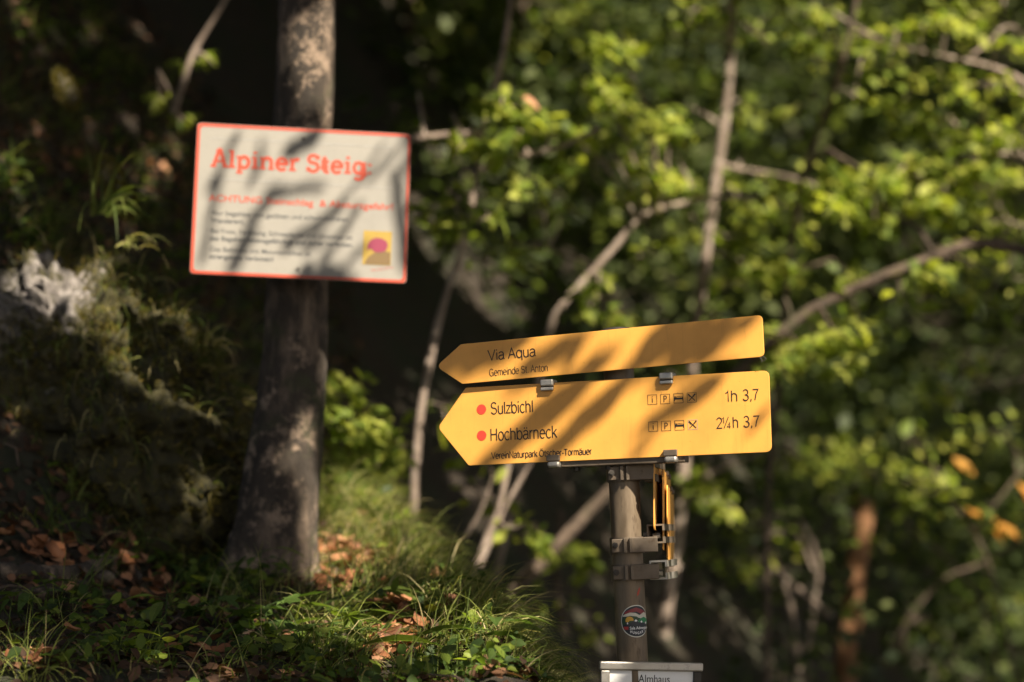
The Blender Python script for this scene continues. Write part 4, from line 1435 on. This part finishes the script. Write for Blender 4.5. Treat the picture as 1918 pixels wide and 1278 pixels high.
# broken stump
w = [at(1580, 1290, 10.3), at(1590, 1180, 10.3), at(1602, 1080, 10.3), at(1613, 1000, 10.3), at(1618, 972, 10.3)]
w = [Vector((w[0].x - .02, w[0].y, height(w[0].x, w[0].y) - .1))] + w
sp = spline(w, 6)
stump = empty("broken_stump", Matrix.Translation(sp[0]))
tag(stump, "broken rotten orange-brown stump standing in the dark undergrowth", "stump")
m = MB()
m.tube([p - sp[0] for p in sp], [.050 - .016 * i / len(sp) for i in range(len(sp))], 14)
nv = len(m.v)
for i in range(nv):
    v = Vector(m.v[i])
    k = noise.noise(v * 9) * 0.02
    m.v[i] = tuple(v + Vector((k, noise.noise(v * 8 + Vector((3, 3, 3))) * .02, (random.random() * .13 if i >= nv - 14 else 0))))
m.build("trunk", DEADW, stump, smooth=True)
lit_px([(1615, 1000, 22), (1605, 1060, 16), (1590, 1160, 18)], 10.25)
lit_px_wide([(895, 350, 14), (880, 400, 14), (785, 800, 16), (790, 720, 14), (775, 930, 16), (810, 660, 12)], 7.5)
lit_px_wide([(1060, 560, 14), (1140, 480, 18), (1200, 415, 18), (1260, 385, 14), (1090, 530, 12)], 8.2)
lit_px_wide([(1320, 480, 22), (1328, 420, 20), (1360, 180, 24), (1355, 240, 18), (1270, 930, 22), (1255, 1120, 22), (1250, 1200, 20), (1310, 560, 16), (1310, 900, 16), (1420, 320, 16), (1360, 310, 14)], 9.3)
lit_px_wide([(985, 1080, 16), (910, 1155, 18), (1060, 985, 20), (1110, 940, 20), (1750, 482, 20), (1670, 515, 18), (1500, 590, 12)], 7.9)
lit_px_wide([(885, 1095, 18), (905, 1040, 12), (930, 960, 18), (945, 900, 14)], 7.2)
lit_px_wide([(1520, 1010, 20), (1530, 1070, 20), (1470, 1090, 20), (1480, 1150, 16), (1420, 1045, 14), (1060, 1150, 22), (1075, 1230, 18)], 9.9)
lit_px([(1800, 1070, 16), (1735, 1110, 14), (1710, 1190, 12)], 10.2)
lit_px([(820, 252, 30), (980, 290, 24)], 7.5)

# ------------------------------------------------------------------ far wood on the opposite slope of the gorge
P_, N_, Z_, T_ = [], [], [], []
for i in range(1300):
    y = random.uniform(11.5, 24)
    x = random.uniform(-0.24 * y - 1.5, 0.25 * y + 2.0)
    g = height(x, y)
    z = max(g, 0.4 - 0.03 * y) + (2.4 + 0.27 * y - max(g, 0.4 - 0.03 * y)) * random.random() ** 1.35
    r = random.uniform(.35, .9)
    px = 959 + x / (y * KPX)
    if px < 620 and random.random() < 0.25:
        continue
    n = random.randint(60, 130)
    q = rng.normal(size=(n, 3)) * np.array([r, r, r * .55]) * .55 + np.array([x, y, z])
    P_.append(q)
    N_.append(rng.normal(size=(n, 3)) * .55 + np.array([.2, -.25, .8]))
    Z_.append(rng.uniform(.06, .12, n))
    T_.append(np.clip(rng.normal(random.uniform(.2, .8), .2, n), 0, 1))
    if px > 650 and random.random() < (0.04 if (px > 1450 and z < 1.6 + .02 * y) else 0.055):
        lit(Vector((x, y, z)), random.uniform(.35, .60))
for i in range(320):
    y = random.uniform(9.5, 17)
    x = random.uniform(-.05 * y, 0.25 * y + 2.0)
    g = height(x, y)
    n = random.randint(60, 120)
    r = random.uniform(.3, .6)
    q = rng.normal(size=(n, 3)) * np.array([r, r, r * .6]) * .6 + np.array([x, y, max(g, .2) + random.uniform(.1, .7)])
    P_.append(q)
    N_.append(rng.normal(size=(n, 3)) * .55 + np.array([.2, -.25, .8]))
    Z_.append(rng.uniform(.05, .10, n))
    T_.append(np.clip(rng.normal(random.uniform(.2, .8), .2, n), 0, 1))
    if random.random() < .05:
        lit(Vector(q.mean(axis=0)), .35)
allq = np.concatenate(P_)
for i in rng.integers(0, len(allq), 330):           # small flecks of sun deep in the wood
    q = allq[i]
    px = 959 + q[0] / (q[1] * KPX)
    if px > 600 and not (px > 1500 and q[2] < 1.5 and random.random() < .75):
        lit(q, random.uniform(.05, .16))
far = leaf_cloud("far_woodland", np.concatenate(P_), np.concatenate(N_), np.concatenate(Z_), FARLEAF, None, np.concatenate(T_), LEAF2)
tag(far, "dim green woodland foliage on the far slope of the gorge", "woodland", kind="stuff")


# ------------------------------------------------------------------ bank: litter, grass, herbs, moss
LITTER = [(610, 1050, 14, 22), (635, 1075, 20, 28), (625, 1110, 16, 16), (665, 1060, 22, 18), (700, 1075, 20, 12), (660, 1110, 20, 10), (690, 1130, 20, 10), (735, 1165, 22, 20), (745, 1200, 26, 28), (725, 1235, 24, 22), (765, 1215, 18, 14), (790, 1100, 22, 8), (850, 1170, 14, 4), (700, 1250, 24, 10), (365, 925, 34, 24), (395, 945, 26, 14), (330, 920, 24, 8),
          (110, 1045, 34, 14), (80, 1055, 30, 8), (275, 1110, 34, 14), (300, 1130, 26, 10), (330, 1005, 20, 6), (230, 1065, 26, 8), (30, 1265, 20, 5), (370, 1250, 30, 4), (130, 1110, 26, 3), (845, 1040, 20, 4), (760, 1020, 26, 4), (60, 310, 40, 8), (290, 300, 30, 8), (300, 350, 26, 8), (20, 1050, 30, 6), (400, 1220, 40, 3), (200, 1180, 60, 4)]
BARE = []
for px, py, sp_, n in LITTER:
    if n >= 12:
        g_ = ground_px(px, py)
        if g_ is not None and g_.y < 9:
            BARE.append((g_.x, g_.y, sp_ * KPX * g_.y * 1.4))


def is_bare(x, y):
    return any((x - a) ** 2 + ((y - b) * (.14 if y < b else .3)) ** 2 < r * r for a, b, r in BARE)


def bank_points(n, x0, x1, y0, y1, dens=None):
    out = []
    while len(out) < n:
        x, y = random.uniform(x0, x1), random.uniform(y0, y1)
        if x > lerp_tab(CREST, y) + 0.5:
            continue
        if dens and random.random() > dens(x, y):
            continue
        out.append(Vector((x, y, height(x, y))))
    return out


for px, py, sp_, n in LITTER:
    for k in range(n):
        p = ground_px(px + random.gauss(0, sp_), py + random.gauss(0, sp_ * .6))
        if p is None or p.y > 9:
            continue
        nrm = ground_normal(p.x, p.y) + rnd3(.35)
        y_ = rnd3(1)
        put_leaf(random.choice(deadM), p + Vector((0, 0, random.uniform(.012, .045))), y_ - nrm * y_.dot(nrm) / nrm.length_squared, nrm, random.uniform(.028, .052), ground, "dead_leaf")
lp = bank_points(26000, -2.4, .5, 3.7, 9.0)
lit_ = leaf_cloud("leaf_litter", [p + Vector((0, 0, random.uniform(.003, .02))) for p in lp], [ground_normal(p.x, p.y) + rnd3(.3) for p in lp], rng.uniform(.015, .040, len(lp)), DEADA, tint=rng.random(len(lp)) ** 1.6)
tag(lit_, "brown fallen leaves strewn over the bank", "leaf litter", kind="stuff")


tw_ = MB()
for p in bank_points(420, -2.3, .4, 3.8, 8.5):
    a_ = rnd3(1)
    nrm = ground_normal(p.x, p.y)
    a_ = (a_ - nrm * a_.dot(nrm)).normalized() * random.uniform(.03, .13)
    tw_.tube([p + nrm * .006, p + a_ * .5 + nrm * random.uniform(.008, .03), p + a_ + nrm * .01], [.003, .0025, .0015], 5)
tag(tw_.build("fallen_twig_litter", BARK3), "small dry twigs strewn over the bank", "twig litter", kind="stuff")
P_, N_, Z_ = [], [], []
for p in bank_points(1500, -2.3, .3, 3.9, 8.6, lambda x, y: 0.0 if is_bare(x, y) else .06 + .94 * sstep(-.1, .45, noise.noise(Vector((x * 2.4, y * 2.4, 31.0))))):
    k_ = random.randint(4, 9)
    h0 = random.uniform(.02, .07)
    for _ in range(k_):
        P_.append(p + Vector((random.gauss(0, .022), random.gauss(0, .022), random.uniform(.3, 1) * h0)))
        N_.append(Vector((.15, -.25, .8)) + rnd3(.4))
        Z_.append(random.uniform(.014, .036))
tag(leaf_cloud("ground_cover_leaves", P_, N_, Z_, LEAF, None, rng.random(len(P_)) * .7), "small-leaved green plants creeping over the bank", "ground cover", kind="stuff")


def gdens(x, y):
    n = noise.noise(Vector((x * 2.1, y * 2.1, 11.0))) + 0.6 * noise.noise(Vector((x * 6, y * 6, 4.0)))
    c = sstep(-0.25, 0.45, n)
    if is_bare(x, y):
        return 0.01
    p = at(960, 640, 5)
    return 0.03 + 0.97 * c


def grass_field(name, pts, ln, w, droop, lean, label, tint, parent=None, spread=.35):
    n = len(pts)
    dirs = [ground_normal(p.x, p.y) * .5 + Vector((0, 0, .6)) + lean + rnd3(spread) for p in pts]
    g = ribbons(name, pts, dirs, rng.uniform(*ln, n), rng.uniform(*w, n), rng.uniform(*droop, n), GRASS, parent, tint)
    if label:
        tag(g, label, "grass", kind="stuff")
    return g


gp = bank_points(10500, -2.3, .45, 3.75, 8.5, gdens)
grass_field("grass", gp, (.04, .135), (.0018, .0038), (.6, 2.6), Vector((.1, -.15, 0)), "fine green grass growing over the bank", np.clip(np.where(rng.random(len(gp)) < .10, .98, rng.normal(.40, .2, len(gp))), 0, 1))
cp = []
while len(cp) < 6200:
    y = random.uniform(4.6, 6.7)
    x = lerp_tab(CREST, y) + random.gauss(-.09, .16)
    if is_bare(x, y) and random.random() < .93:
        continue
    if random.random() < 0.25 + 0.75 * sstep(-.2, .4, noise.noise(Vector((x * 4, y * 4, 2)))):
        cp.append(Vector((x, y, height(x, y) - .01)))
grass_field("grass", cp, (.08, .22), (.0018, .0040), (1.6, 3.6), Vector((.35, -.15, .1)), "long pale drooping grass along the crest of the bank", np.clip(np.where(rng.random(len(cp)) < .14, .97, rng.normal(.66, .18, len(cp))), 0, 1))


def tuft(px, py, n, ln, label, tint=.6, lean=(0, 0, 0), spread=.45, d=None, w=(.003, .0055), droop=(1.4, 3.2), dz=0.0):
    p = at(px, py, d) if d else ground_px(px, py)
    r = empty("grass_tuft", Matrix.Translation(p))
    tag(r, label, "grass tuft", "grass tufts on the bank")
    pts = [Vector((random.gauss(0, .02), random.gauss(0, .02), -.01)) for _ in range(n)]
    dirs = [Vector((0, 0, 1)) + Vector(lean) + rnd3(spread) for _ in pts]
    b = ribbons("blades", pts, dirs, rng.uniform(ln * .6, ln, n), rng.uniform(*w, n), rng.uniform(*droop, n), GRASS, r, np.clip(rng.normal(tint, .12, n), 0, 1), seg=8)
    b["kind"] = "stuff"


tuft(55, 1275, 46, .20, "arching wiry grass tuft in the bottom left corner", .72, (.1, 0, 0), .5, w=(.0018, .003), droop=(2, 4))
tuft(20, 330, 26, .22, "broad-bladed grass tuft at the left edge high on the slope", .55, (.3, -.3, 0), .4, w=(.005, .009))
tuft(120, 240, 22, .22, "drooping green grass tuft beside the yellow mossy knob", .5, (.3, -.3, 0), .4, w=(.005, .008))
tuft(190, 395, 24, .26, "long grass tuft arching over the boulder towards the white sign", .52, (.5, -.35, 0), .35, w=(.005, .009), d=5.9)
tuft(245, 300, 18, .24, "thin grass tuft against the dark left of the white sign", .45, (.3, -.2, 0), .4, w=(.004, .007))
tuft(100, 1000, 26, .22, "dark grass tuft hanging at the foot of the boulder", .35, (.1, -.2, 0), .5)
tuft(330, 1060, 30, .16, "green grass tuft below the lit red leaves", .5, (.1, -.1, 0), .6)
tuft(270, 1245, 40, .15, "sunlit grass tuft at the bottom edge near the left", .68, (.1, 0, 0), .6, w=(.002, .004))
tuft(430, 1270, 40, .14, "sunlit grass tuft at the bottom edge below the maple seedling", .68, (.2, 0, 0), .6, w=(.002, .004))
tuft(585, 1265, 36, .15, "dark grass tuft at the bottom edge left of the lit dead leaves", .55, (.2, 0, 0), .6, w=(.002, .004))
tuft(310, 600, 14, .12, "straw-coloured grass wisp on the boulder's shoulder", .95, (.5, -.3, -.3), .25, d=5.75, w=(.004, .007))
tuft(395, 640, 14, .12, "straw-coloured grass wisp on the boulder's right edge", .95, (.4, -.3, -.4), .25, d=5.8, w=(.004, .007))
tuft(235, 455, 12, .14, "pale dry grass wisp above the bare grey rock", .92, (.5, -.3, -.2), .25, d=5.75, w=(.004, .007))
for i_, (x_, y_, lab_) in enumerate(((60, 60, "hanging grass tuft in the top left corner"), (15, 200, "hanging grass tuft at the left edge above the broad-bladed tuft"), (190, 120, "dim grass tuft right of the yellow mossy knob"), (80, 420, "dry grass tuft hanging just above the grey rock"), (150, 320, "grass tuft hanging in the middle of the left slope"), (270, 420, "grass tuft hanging at the boulder's top right"), (300, 150, "dim grass tuft in the dark below the dead branch"), (30, 640, "grass wisp hanging down the left side of the boulder"), (120, 930, "grass tuft at the foot of the boulder's left half"), (200, 960, "wispy grass tuft left of the lit red leaves"), (440, 1010, "dark grass tuft at the left foot of the tree"), (540, 1040, "dark grass tuft in front of the tree's foot"))):
    tuft(x_, y_, 34, .20 if y_ < 700 else .17, lab_, .5, (.25, -.3, -.1 if y_ < 700 else .2), .5, w=(.003, .006))
tuft(615, 985, 40, .20, "pale sunlit grass tuft against the right foot of the tree", .8, (.2, -.1, 0), .5, w=(.002, .004))
tuft(450, 890, 24, .20, "yellow-green grass tuft between boulder and tree", .7, (.1, -.1, 0), .5)


def herb(name, label, px, py, leaves, meshes, hgt, size, cat="plant", d=None, group="low plants on the bank"):
    """leaves: list of (px, py, compass degrees, pitch, scale) or a number"""
    p = at(px, py, d) if d else ground_px(px, py)
    r = empty(name, Matrix.Translation(p))
    tag(r, label, cat, group)
    st = MB()
    top_ = p + Vector((random.gauss(0, .01), random.gauss(0, .01), hgt))
    st.tube([(0, 0, -.02), (top_ - p) * .5 + rnd3(.004), top_ - p], [.002, .0016, .0012], 6)
    for k in range(leaves):
        a = 2 * math.pi * (k * .382 + random.uniform(-.05, .05))
        f = 1 - .5 * (k / max(1, leaves))
        b = p + (top_ - p) * f
        dr = Vector((math.cos(a), math.sin(a), random.uniform(-.05, .35))).normalized()
        q = b + dr * size * .35
        st.tube([b - p, q - p], [.0012, .0009], 5)
        put_leaf(random.choice(meshes), q, dr + Vector((0, 0, random.uniform(-.25, .05))), Vector((0, 0, 1)) + rnd3(.22), size * random.uniform(.75, 1.2), r)
    st.build("stem", HERB, r)
    return r


herb("maple_seedling", "maple seedling with flat toothed leaves below the tree", 500, 1215, 7, leafM, .085, .075)
herb("maple_seedling", "small maple seedling with broad leaves right below the tree foot", 605, 1235, 6, leafM, .075, .070)
herb("maple_seedling", "dark maple seedling in shade near the bottom edge", 410, 1190, 5, leafM, .07, .060)
herb("broadleaf_herb", "broad-leaved herb with long pale leaf beside the lit dead leaves", 655, 1215, 6, leafL, .07, .11)
herb("broadleaf_herb", "long-leaved herb at the bottom edge on the bank's crest", 855, 1262, 7, leafL, .06, .12)
herb("broadleaf_herb", "long-leaved herb on the crest above the bottom edge", 905, 1220, 6, leafL, .06, .11)
herb("broadleaf_herb", "herb with one upright bright pointed leaf above the roots", 250, 1070, 5, leafL, .07, .075)
herb("broadleaf_herb", "green herb among the grass below the boulder", 305, 1085, 6, leafL, .06, .08)
herb("broadleaf_herb", "small herb with a sunlit heart-shaped leaf at the bottom edge", 320, 1255, 5, leafA, .06, .05)
herb("broadleaf_herb", "herb with drooping grey-green leaf in front of the roots", 300, 1190, 5, leafL, .08, .085)
herb("broadleaf_herb", "dark herb in the shadow at the tree's foot", 490, 1110, 7, leafL, .09, .08)
herb("broadleaf_herb", "low herb between the maple seedlings", 560, 1230, 6, leafA, .05, .06)
herb("broadleaf_herb", "dark leafy herb below the lit patch of fallen leaves", 690, 1160, 7, leafL, .06, .085)
herb("broadleaf_herb", "herb with glossy leaves among the lower lit fallen leaves", 800, 1150, 6, leafL, .06, .09)
herb("broadleaf_herb", "small herb near the left edge above the wiry grass", 60, 1150, 5, leafL, .05, .08)
herb("broadleaf_herb", "small leafy herb at the bottom edge left of centre", 215, 1240, 6, leafA, .05, .05)
herb("broadleaf_herb", "leafy herb on the dark ground left of the maple seedling", 380, 1130, 6, leafA, .05, .055)
herb("broadleaf_herb", "low herb right of the lit dead leaves on the bank", 800, 1190, 6, leafA, .05, .06)


def root_obj(pts, r0, r1, label):
    w = []
    for px, py in pts:
        p = ground_px(px, py)
        w.append(p + Vector((0, 0, r0 * .5)))
    o = empty("exposed_root", Matrix.Translation(w[0]))
    tag(o, label, "root", "exposed roots on the bank")
    sp = spline(w, 6)
    n = len(sp)
    m = MB()
    m.tube([p - w[0] + rnd3(r0 * .12) for p in sp], [(r0 + (r1 - r0) * i / n) * (1 + .3 * noise.noise(p * 12)) for i, p in enumerate(sp)], 10)
    m.build("wood", BARK, o, smooth=True)


root_obj([(0, 1085), (80, 1085), (150, 1082), (205, 1062), (235, 1075), (260, 1100)], .022, .010, "knotted grey tree root crossing the bank at left")
root_obj([(205, 1095), (165, 1105), (100, 1120), (20, 1125)], .018, .010, "second grey root below the knotted one")
root_obj([(215, 905), (255, 935), (290, 965), (330, 985)], .010, .006, "thin dark root below the boulder")
root_obj([(370, 940), (410, 965), (440, 975)], .008, .005, "short pale stick among the red leaves left of the tree")

# moss and litter shoots on the boulder
rm = rock_body.data
vi = [i for i in range(0, len(rm.vertices)) if rm.vertices[i].co.y < 0.25]
mv = rm.attributes["moss"].data
sel = []
for i in random.choices(vi, k=26000):
    v = rm.vertices[i]
    a = noise.fractal(v.co * 7, 1.0, 2.0, 4) * .25 + .5
    if a + mv[i].value > .56:
        sel.append(i)
nr = [rm.vertices[i].normal for i in sel]
ms = ribbons("moss", [rm.vertices[i].co + rnd3(.004) for i in sel], [n_ + Vector((0, 0, .4)) + rnd3(.4) for n_ in nr], rng.uniform(.008, .030, len(sel)), rng.uniform(.0015, .004, len(sel)), rng.uniform(0, 1.5, len(sel)), MOSS, rock, np.clip(rng.normal(.55, .25, len(sel)), 0, 1), seg=2)
ms["kind"] = "stuff"


tops = [i for i in range(len(rm.vertices)) if rm.vertices[i].normal.z > .25 and rm.vertices[i].co.y < .2 and mv[i].value > .10]
hg_ = random.choices(tops, k=1500)
hgr = ribbons("hanging_grass", [rm.vertices[i].co for i in hg_], [rm.vertices[i].normal + Vector((.1, -.35, .2)) + rnd3(.4) for i in hg_], rng.uniform(.03, .13, len(hg_)), rng.uniform(.0018, .004, len(hg_)), rng.uniform(1.5, 4, len(hg_)), GRASS, rock, np.clip(np.where(rng.random(len(hg_)) < .25, .97, rng.normal(.4, .2, len(hg_))), 0, 1))
hgr["kind"] = "stuff"


def moss_knob(px, py, d, rx, ry, label):
    c = at(px, py, d)
    e = empty("moss_cushion", Matrix.Translation(c))
    tag(e, label, "moss", "moss cushions on the slope")
    n = 1500
    u = unit(rng.normal(size=(n, 3)))
    pts = u * np.array([rx, rx, ry])
    pts[:, 0] += -pts[:, 2] * 0.25 * 0 + 0.35 * (-pts[:, 2])
    b = bmesh.new()
    bmesh.ops.create_icosphere(b, subdivisions=3, radius=1)
    for v in b.verts:
        v.co = Vector((v.co.x * rx + .35 * (-v.co.z * ry), v.co.y * rx, v.co.z * ry)) * (.92 + .12 * noise.noise(v.co * 2.5))
    me = bpy.data.meshes.new("cushion")
    b.to_mesh(me)
    b.free()
    link("cushion", me, ROCK, e, smooth=True)
    s_ = ribbons("shoots", pts * .95, u + np.array([0, 0, .2]) + rng.normal(size=(n, 3)) * .4, rng.uniform(.006, .02, n), rng.uniform(.002, .004, n), rng.uniform(0, 1.5, n), MOSS, e, np.clip(rng.normal(.6, .2, n), 0, 1), seg=2)
    s_["kind"] = "stuff"


moss_knob(125, 168, 6.6, .028, .055, "yellow mossy knob on the slope near the upper left")
moss_knob(205, 330, 6.1, .030, .050, "mossy tussock high above the bare grey rock")
moss_knob(230, 375, 6.0, .030, .045, "mossy tussock just left of the white sign's corner")

# ------------------------------------------------------------------ unseen canopy: leaves added to block sun and sky, cut away for sun spots
frame_lo, frame_hi = (-260, -260), (2180, 1540)


def in_view(p):
    q = p - CAM
    d = q.dot(CF)
    if d < 0.3:
        return False
    px, py = 959 + q.dot(CR) / d / KPX, 639 - q.dot(CU) / d / KPX
    return frame_lo[0] < px < frame_hi[0] and frame_lo[1] < py < frame_hi[1]


can_p, can_z = [], []


def shade(q, t0, t1, z):
    t = random.uniform(t0, t1)
    p = q + S * t
    while in_view(p) and t < 16:
        t += 0.8
        p = q + S * t
    can_p.append(tuple(p))
    can_z.append(z * random.uniform(.75, 1.25))


for i in range(30000):
    px, py = random.uniform(-140, 960), random.uniform(-140, 1330)
    shade(at(px, py, random.uniform(4.2, 7.6)), 3.2, 6.0, .10)
for i in range(26000):
    px, py = random.uniform(560, 2100), random.uniform(-160, 1400)
    shade(at(px, py, random.uniform(6.8, 13.0)), 3.2, 6.5, .13)
for i in range(6000):
    px, py = random.uniform(-200, 760), random.uniform(-250, 1000)
    shade(at(px, py, random.uniform(7.4, 15)), 3.5, 8, .20)
for i in range(15000):
    px, py = random.uniform(100, 2100), random.uniform(-300, 1400)
    shade(at(px, py, random.uniform(13, 25)), 4.0, 9.0, .30)
for i in range(24000):  # overhead leaves added to block skylight
    y = random.uniform(3.5, 26)
    x = random.uniform(-.3 * y - 4, .3 * y + 6)
    p = Vector((x, y, random.uniform(5.5, 7.5) + .30 * y))
    if not in_view(p):
        can_p.append(tuple(p))
        can_z.append(random.uniform(.22, .38))
for i in range(7000):  # leaves over and behind the camera, added to cut skylight
    y = random.uniform(-9, 3.5)
    x = random.uniform(-8, 9)
    can_p.append((x, y, random.uniform(5.5, 8.0)))
    can_z.append(random.uniform(.20, .34))
for i in range(5000):                                # round the signpost
    px, py = random.uniform(1060, 1500), random.uniform(850, 1330)
    shade(at(px, py, random.uniform(4.4, 4.9)), 3.0, 5.0, .09)
bpy.context.view_layer.update()
dgr = bpy.context.evaluated_depsgraph_get()
for px, py, rp in PENDING:
    for ox, oy in ((0, 0), (.6, .2), (-.6, -.1), (.1, -.6), (-.1, .6)):
        dr = (at(px + ox * rp, py + oy * rp, 1.0) - CAM).normalized()
        hit, loc, nr_, fi_, ob_, mx_ = scene.ray_cast(dgr, CAM, dr)
        if hit and loc.y < 9.5:
            lit(loc, (.55 * rp - (6 if rp < 20 else 0)) * KPX * loc.y)
cp_ = np.array(can_p)
cz_ = np.array(can_z)
cm_ = np.where(cz_ < .13, .34, .34)                 # a leaf is about this far across from its middle
keep = np.ones(len(cp_), bool)
for q, r in LIT:
    dv = cp_ - q
    t = dv @ SN
    dist = np.linalg.norm(dv - t[:, None] * SN, axis=1)
    keep &= ~((dist < r * 1.0 + cz_ * cm_) & (t > 0))
cp_, cz_ = cp_[keep], cz_[keep]

# sprays hanging in the sun before the boards: each draws one soft streak of shade
streaks = [(4.53, 20, [((905, 866), (960, 815), 26), ((955, 822), (1010, 770), 34), ((1005, 775), (1090, 718), 40), ((1010, 866), (1090, 792), 30), ((1080, 795), (1170, 712), 34), ((1212, 790), (1290, 738), 26), ((1285, 740), (1350, 702), 28), ((1180, 860), (1215, 830), 12), ((1420, 790), (1440, 760), 16)]),
           (4.53, 20, [((868, 702), (950, 665), 24), ((950, 665), (990, 640), 26), ((985, 694), (1060, 642), 30), ((1050, 690), (1095, 620), 20), ((1100, 690), (1150, 660), 18), ((1190, 690), (1260, 620), 46), ((1250, 690), (1320, 610), 46), ((1310, 680), (1370, 600), 40), ((1380, 620), (1420, 598), 24)]),
           (5.5, -6, [((374, 500), (412, 330), 14), ((395, 350), (455, 240), 14), ((432, 515), (470, 430), 26), ((465, 425), (522, 345), 18), ((476, 340), (498, 256), 12), ((505, 362), (610, 346), 16), ((545, 272), (600, 238), 30), ((528, 472), (640, 388), 20), ((585, 522), (672, 388), 14), ((640, 378), (728, 256), 7), ((690, 335), (748, 268), 11), ((742, 320), (757, 525), 22), ((560, 480), (602, 452), 16), ((630, 522), (690, 462), 11)])]
hp, hz, ha = [], [], []
for d0, yw, lst in streaks:
    base = at(1165, 700, d0) if d0 < 5 else at(565, 380, d0)
    n = Vector((-math.sin(R_(yw)), -math.cos(R_(yw)), 0))
    for (a, b, w) in lst:
        va = [CF + CR * ((x - 959) * KPX) + CU * ((639 - y) * KPX) for x, y in (a, b)]
        qa, qb = [CAM + v * ((base - CAM).dot(n) / v.dot(n)) for v in va]
        wid = w * KPX * d0
        pv = (qb - qa) - S * (qb - qa).dot(S)
        sz_ = wid * (2.0 if d0 < 5 else 1.75)
        k = max(1, int(round(pv.length / (sz_ * .40))))
        for j in range(k):
            q = qa.lerp(qb, (j + .5) / k)
            hp.append(tuple(q + S * (random.uniform(2.4, 3.2) if d0 < 5 else random.uniform(3.0, 3.8)) + rnd3(.003)))
            hz.append(sz_)
            ha.append(tuple(pv.normalized() + rnd3(.12)))
for i in range(130):                                  # shade on the trunk below the white board
    q = at(random.uniform(500, 612), random.uniform(612, 755), 5.56)
    hp.append(tuple(q + S * random.uniform(2.6, 3.8)))
    hz.append(.045)
    ha.append(tuple(rnd3(1)))
hp, hz = np.array(hp), np.array(hz)

CT = [((3.3, 2.2), .13, "unseen beech tree beside the trail, its leaves set to dapple the signs"), ((5.2, 6.2), .16, "unseen beech tree right of the gorge slope, its crown set for shade"), ((-3.9, 7.5), .15, "unseen beech tree high on the bank at left, its crown set for shade"), ((6.8, 11.5), .18, "unseen tall beech tree far right on the slope, its crown set for shade"), ((1.6, -1.2), .14, "unseen beech tree behind the photographer, its crown set for shade"), ((-6.5, 14.0), .18, "unseen tall beech tree far left on the slope, its crown set for shade"), ((9.5, 17.0), .2, "unseen tall beech tree high on the far right slope, its crown set for shade")]  # trees out of view, crowns shaped to steer sun and shade
cxy = np.array([c[0] for c in CT])
own = np.argmin(np.linalg.norm(cp_[:, None, :2] - cxy[None], axis=2), axis=1)
for i, ((x, y), r, lab) in enumerate(CT):
    g = height(x, y)
    b0 = Vector((x, y, g - .1))
    t = empty("beech_tree", Matrix.Translation(b0))
    tag(t, lab, "tree", "unseen canopy trees")
    mine = cp_[own == i]
    mz = cz_[own == i]
    topz = (np.percentile(mine[:, 2], 80) if len(mine) else 8) + .5
    m = MB()
    sp = spline([Vector((0, 0, 0)), Vector((.05, .03, (topz - g) * .35)), Vector((-.05, .08, (topz - g) * .7)), Vector((.05, 0, topz - g))], 8)
    m.tube(sp, [r * (1.25 - 1.0 * k_ / len(sp)) for k_ in range(len(sp))], 14)
    m.build("trunk", BARK, t, smooth=True)
    lm = MB()
    if len(mine):
        for k_ in range(16):
            tgt = Vector(mine[rng.integers(len(mine))])
            st_ = sp[int(len(sp) * random.uniform(.45, .9))]
            e_ = tgt - b0
            if any(in_view(b0 + st_.lerp(e_, f)) for f in (.3, .5, .7, .85, 1.0)):
                continue
            mid = st_.lerp(e_, .5) + Vector((0, 0, .25))
            q3 = spline([st_, mid, e_], 5)
            if any(np.linalg.norm((np.array(b0 + pt) - q) - ((np.array(b0 + pt) - q) @ SN) * SN) < r_ + .03 for pt in q3[::2] for q, r_ in LIT[:130]):
                continue
            lm.tube(q3, [.035 - .028 * z_ / 10 for z_ in range(len(q3))], 6)
    if lm.v:
        lm.build("limbs", BARK, t, smooth=True)
    if i == 0:
        mine = np.concatenate([mine, hp])
        mz = np.concatenate([mz, hz])
        nn = len(hp)
    else:
        nn = 0
    if len(mine):
        nrm = np.tile(SN, (len(mine), 1)) + rng.normal(size=(len(mine), 3)) * .35
        if nn:
            nrm[-nn:] = SN + rng.normal(size=(nn, 3)) * .08
        al_ = rng.normal(size=(len(mine), 3))
        if nn:
            al_[-nn:] = np.array(ha)
        cr = leaf_cloud("crown", mine - np.array(b0), nrm, mz, CANLEAF, t, shape=LEAF2C if i else LEAF6C, along=al_)
        cr["kind"] = "stuff"

# crown of the tree that carries the sign
P_, N_, Z_ = [], [], []
topv = pts[0]
for i in range(900):
    q = topv + Vector((random.gauss(0, 1.0), random.gauss(0, 1.0), random.gauss(.2, .8)))
    if not in_view(q):
        P_.append(q - treebase)
        N_.append(Vector((0, 0, 1)) + rnd3(.4))
        Z_.append(random.uniform(.07, .12))
cr = leaf_cloud("crown", P_, N_, Z_, CANLEAF, tree)
cr["kind"] = "stuff"
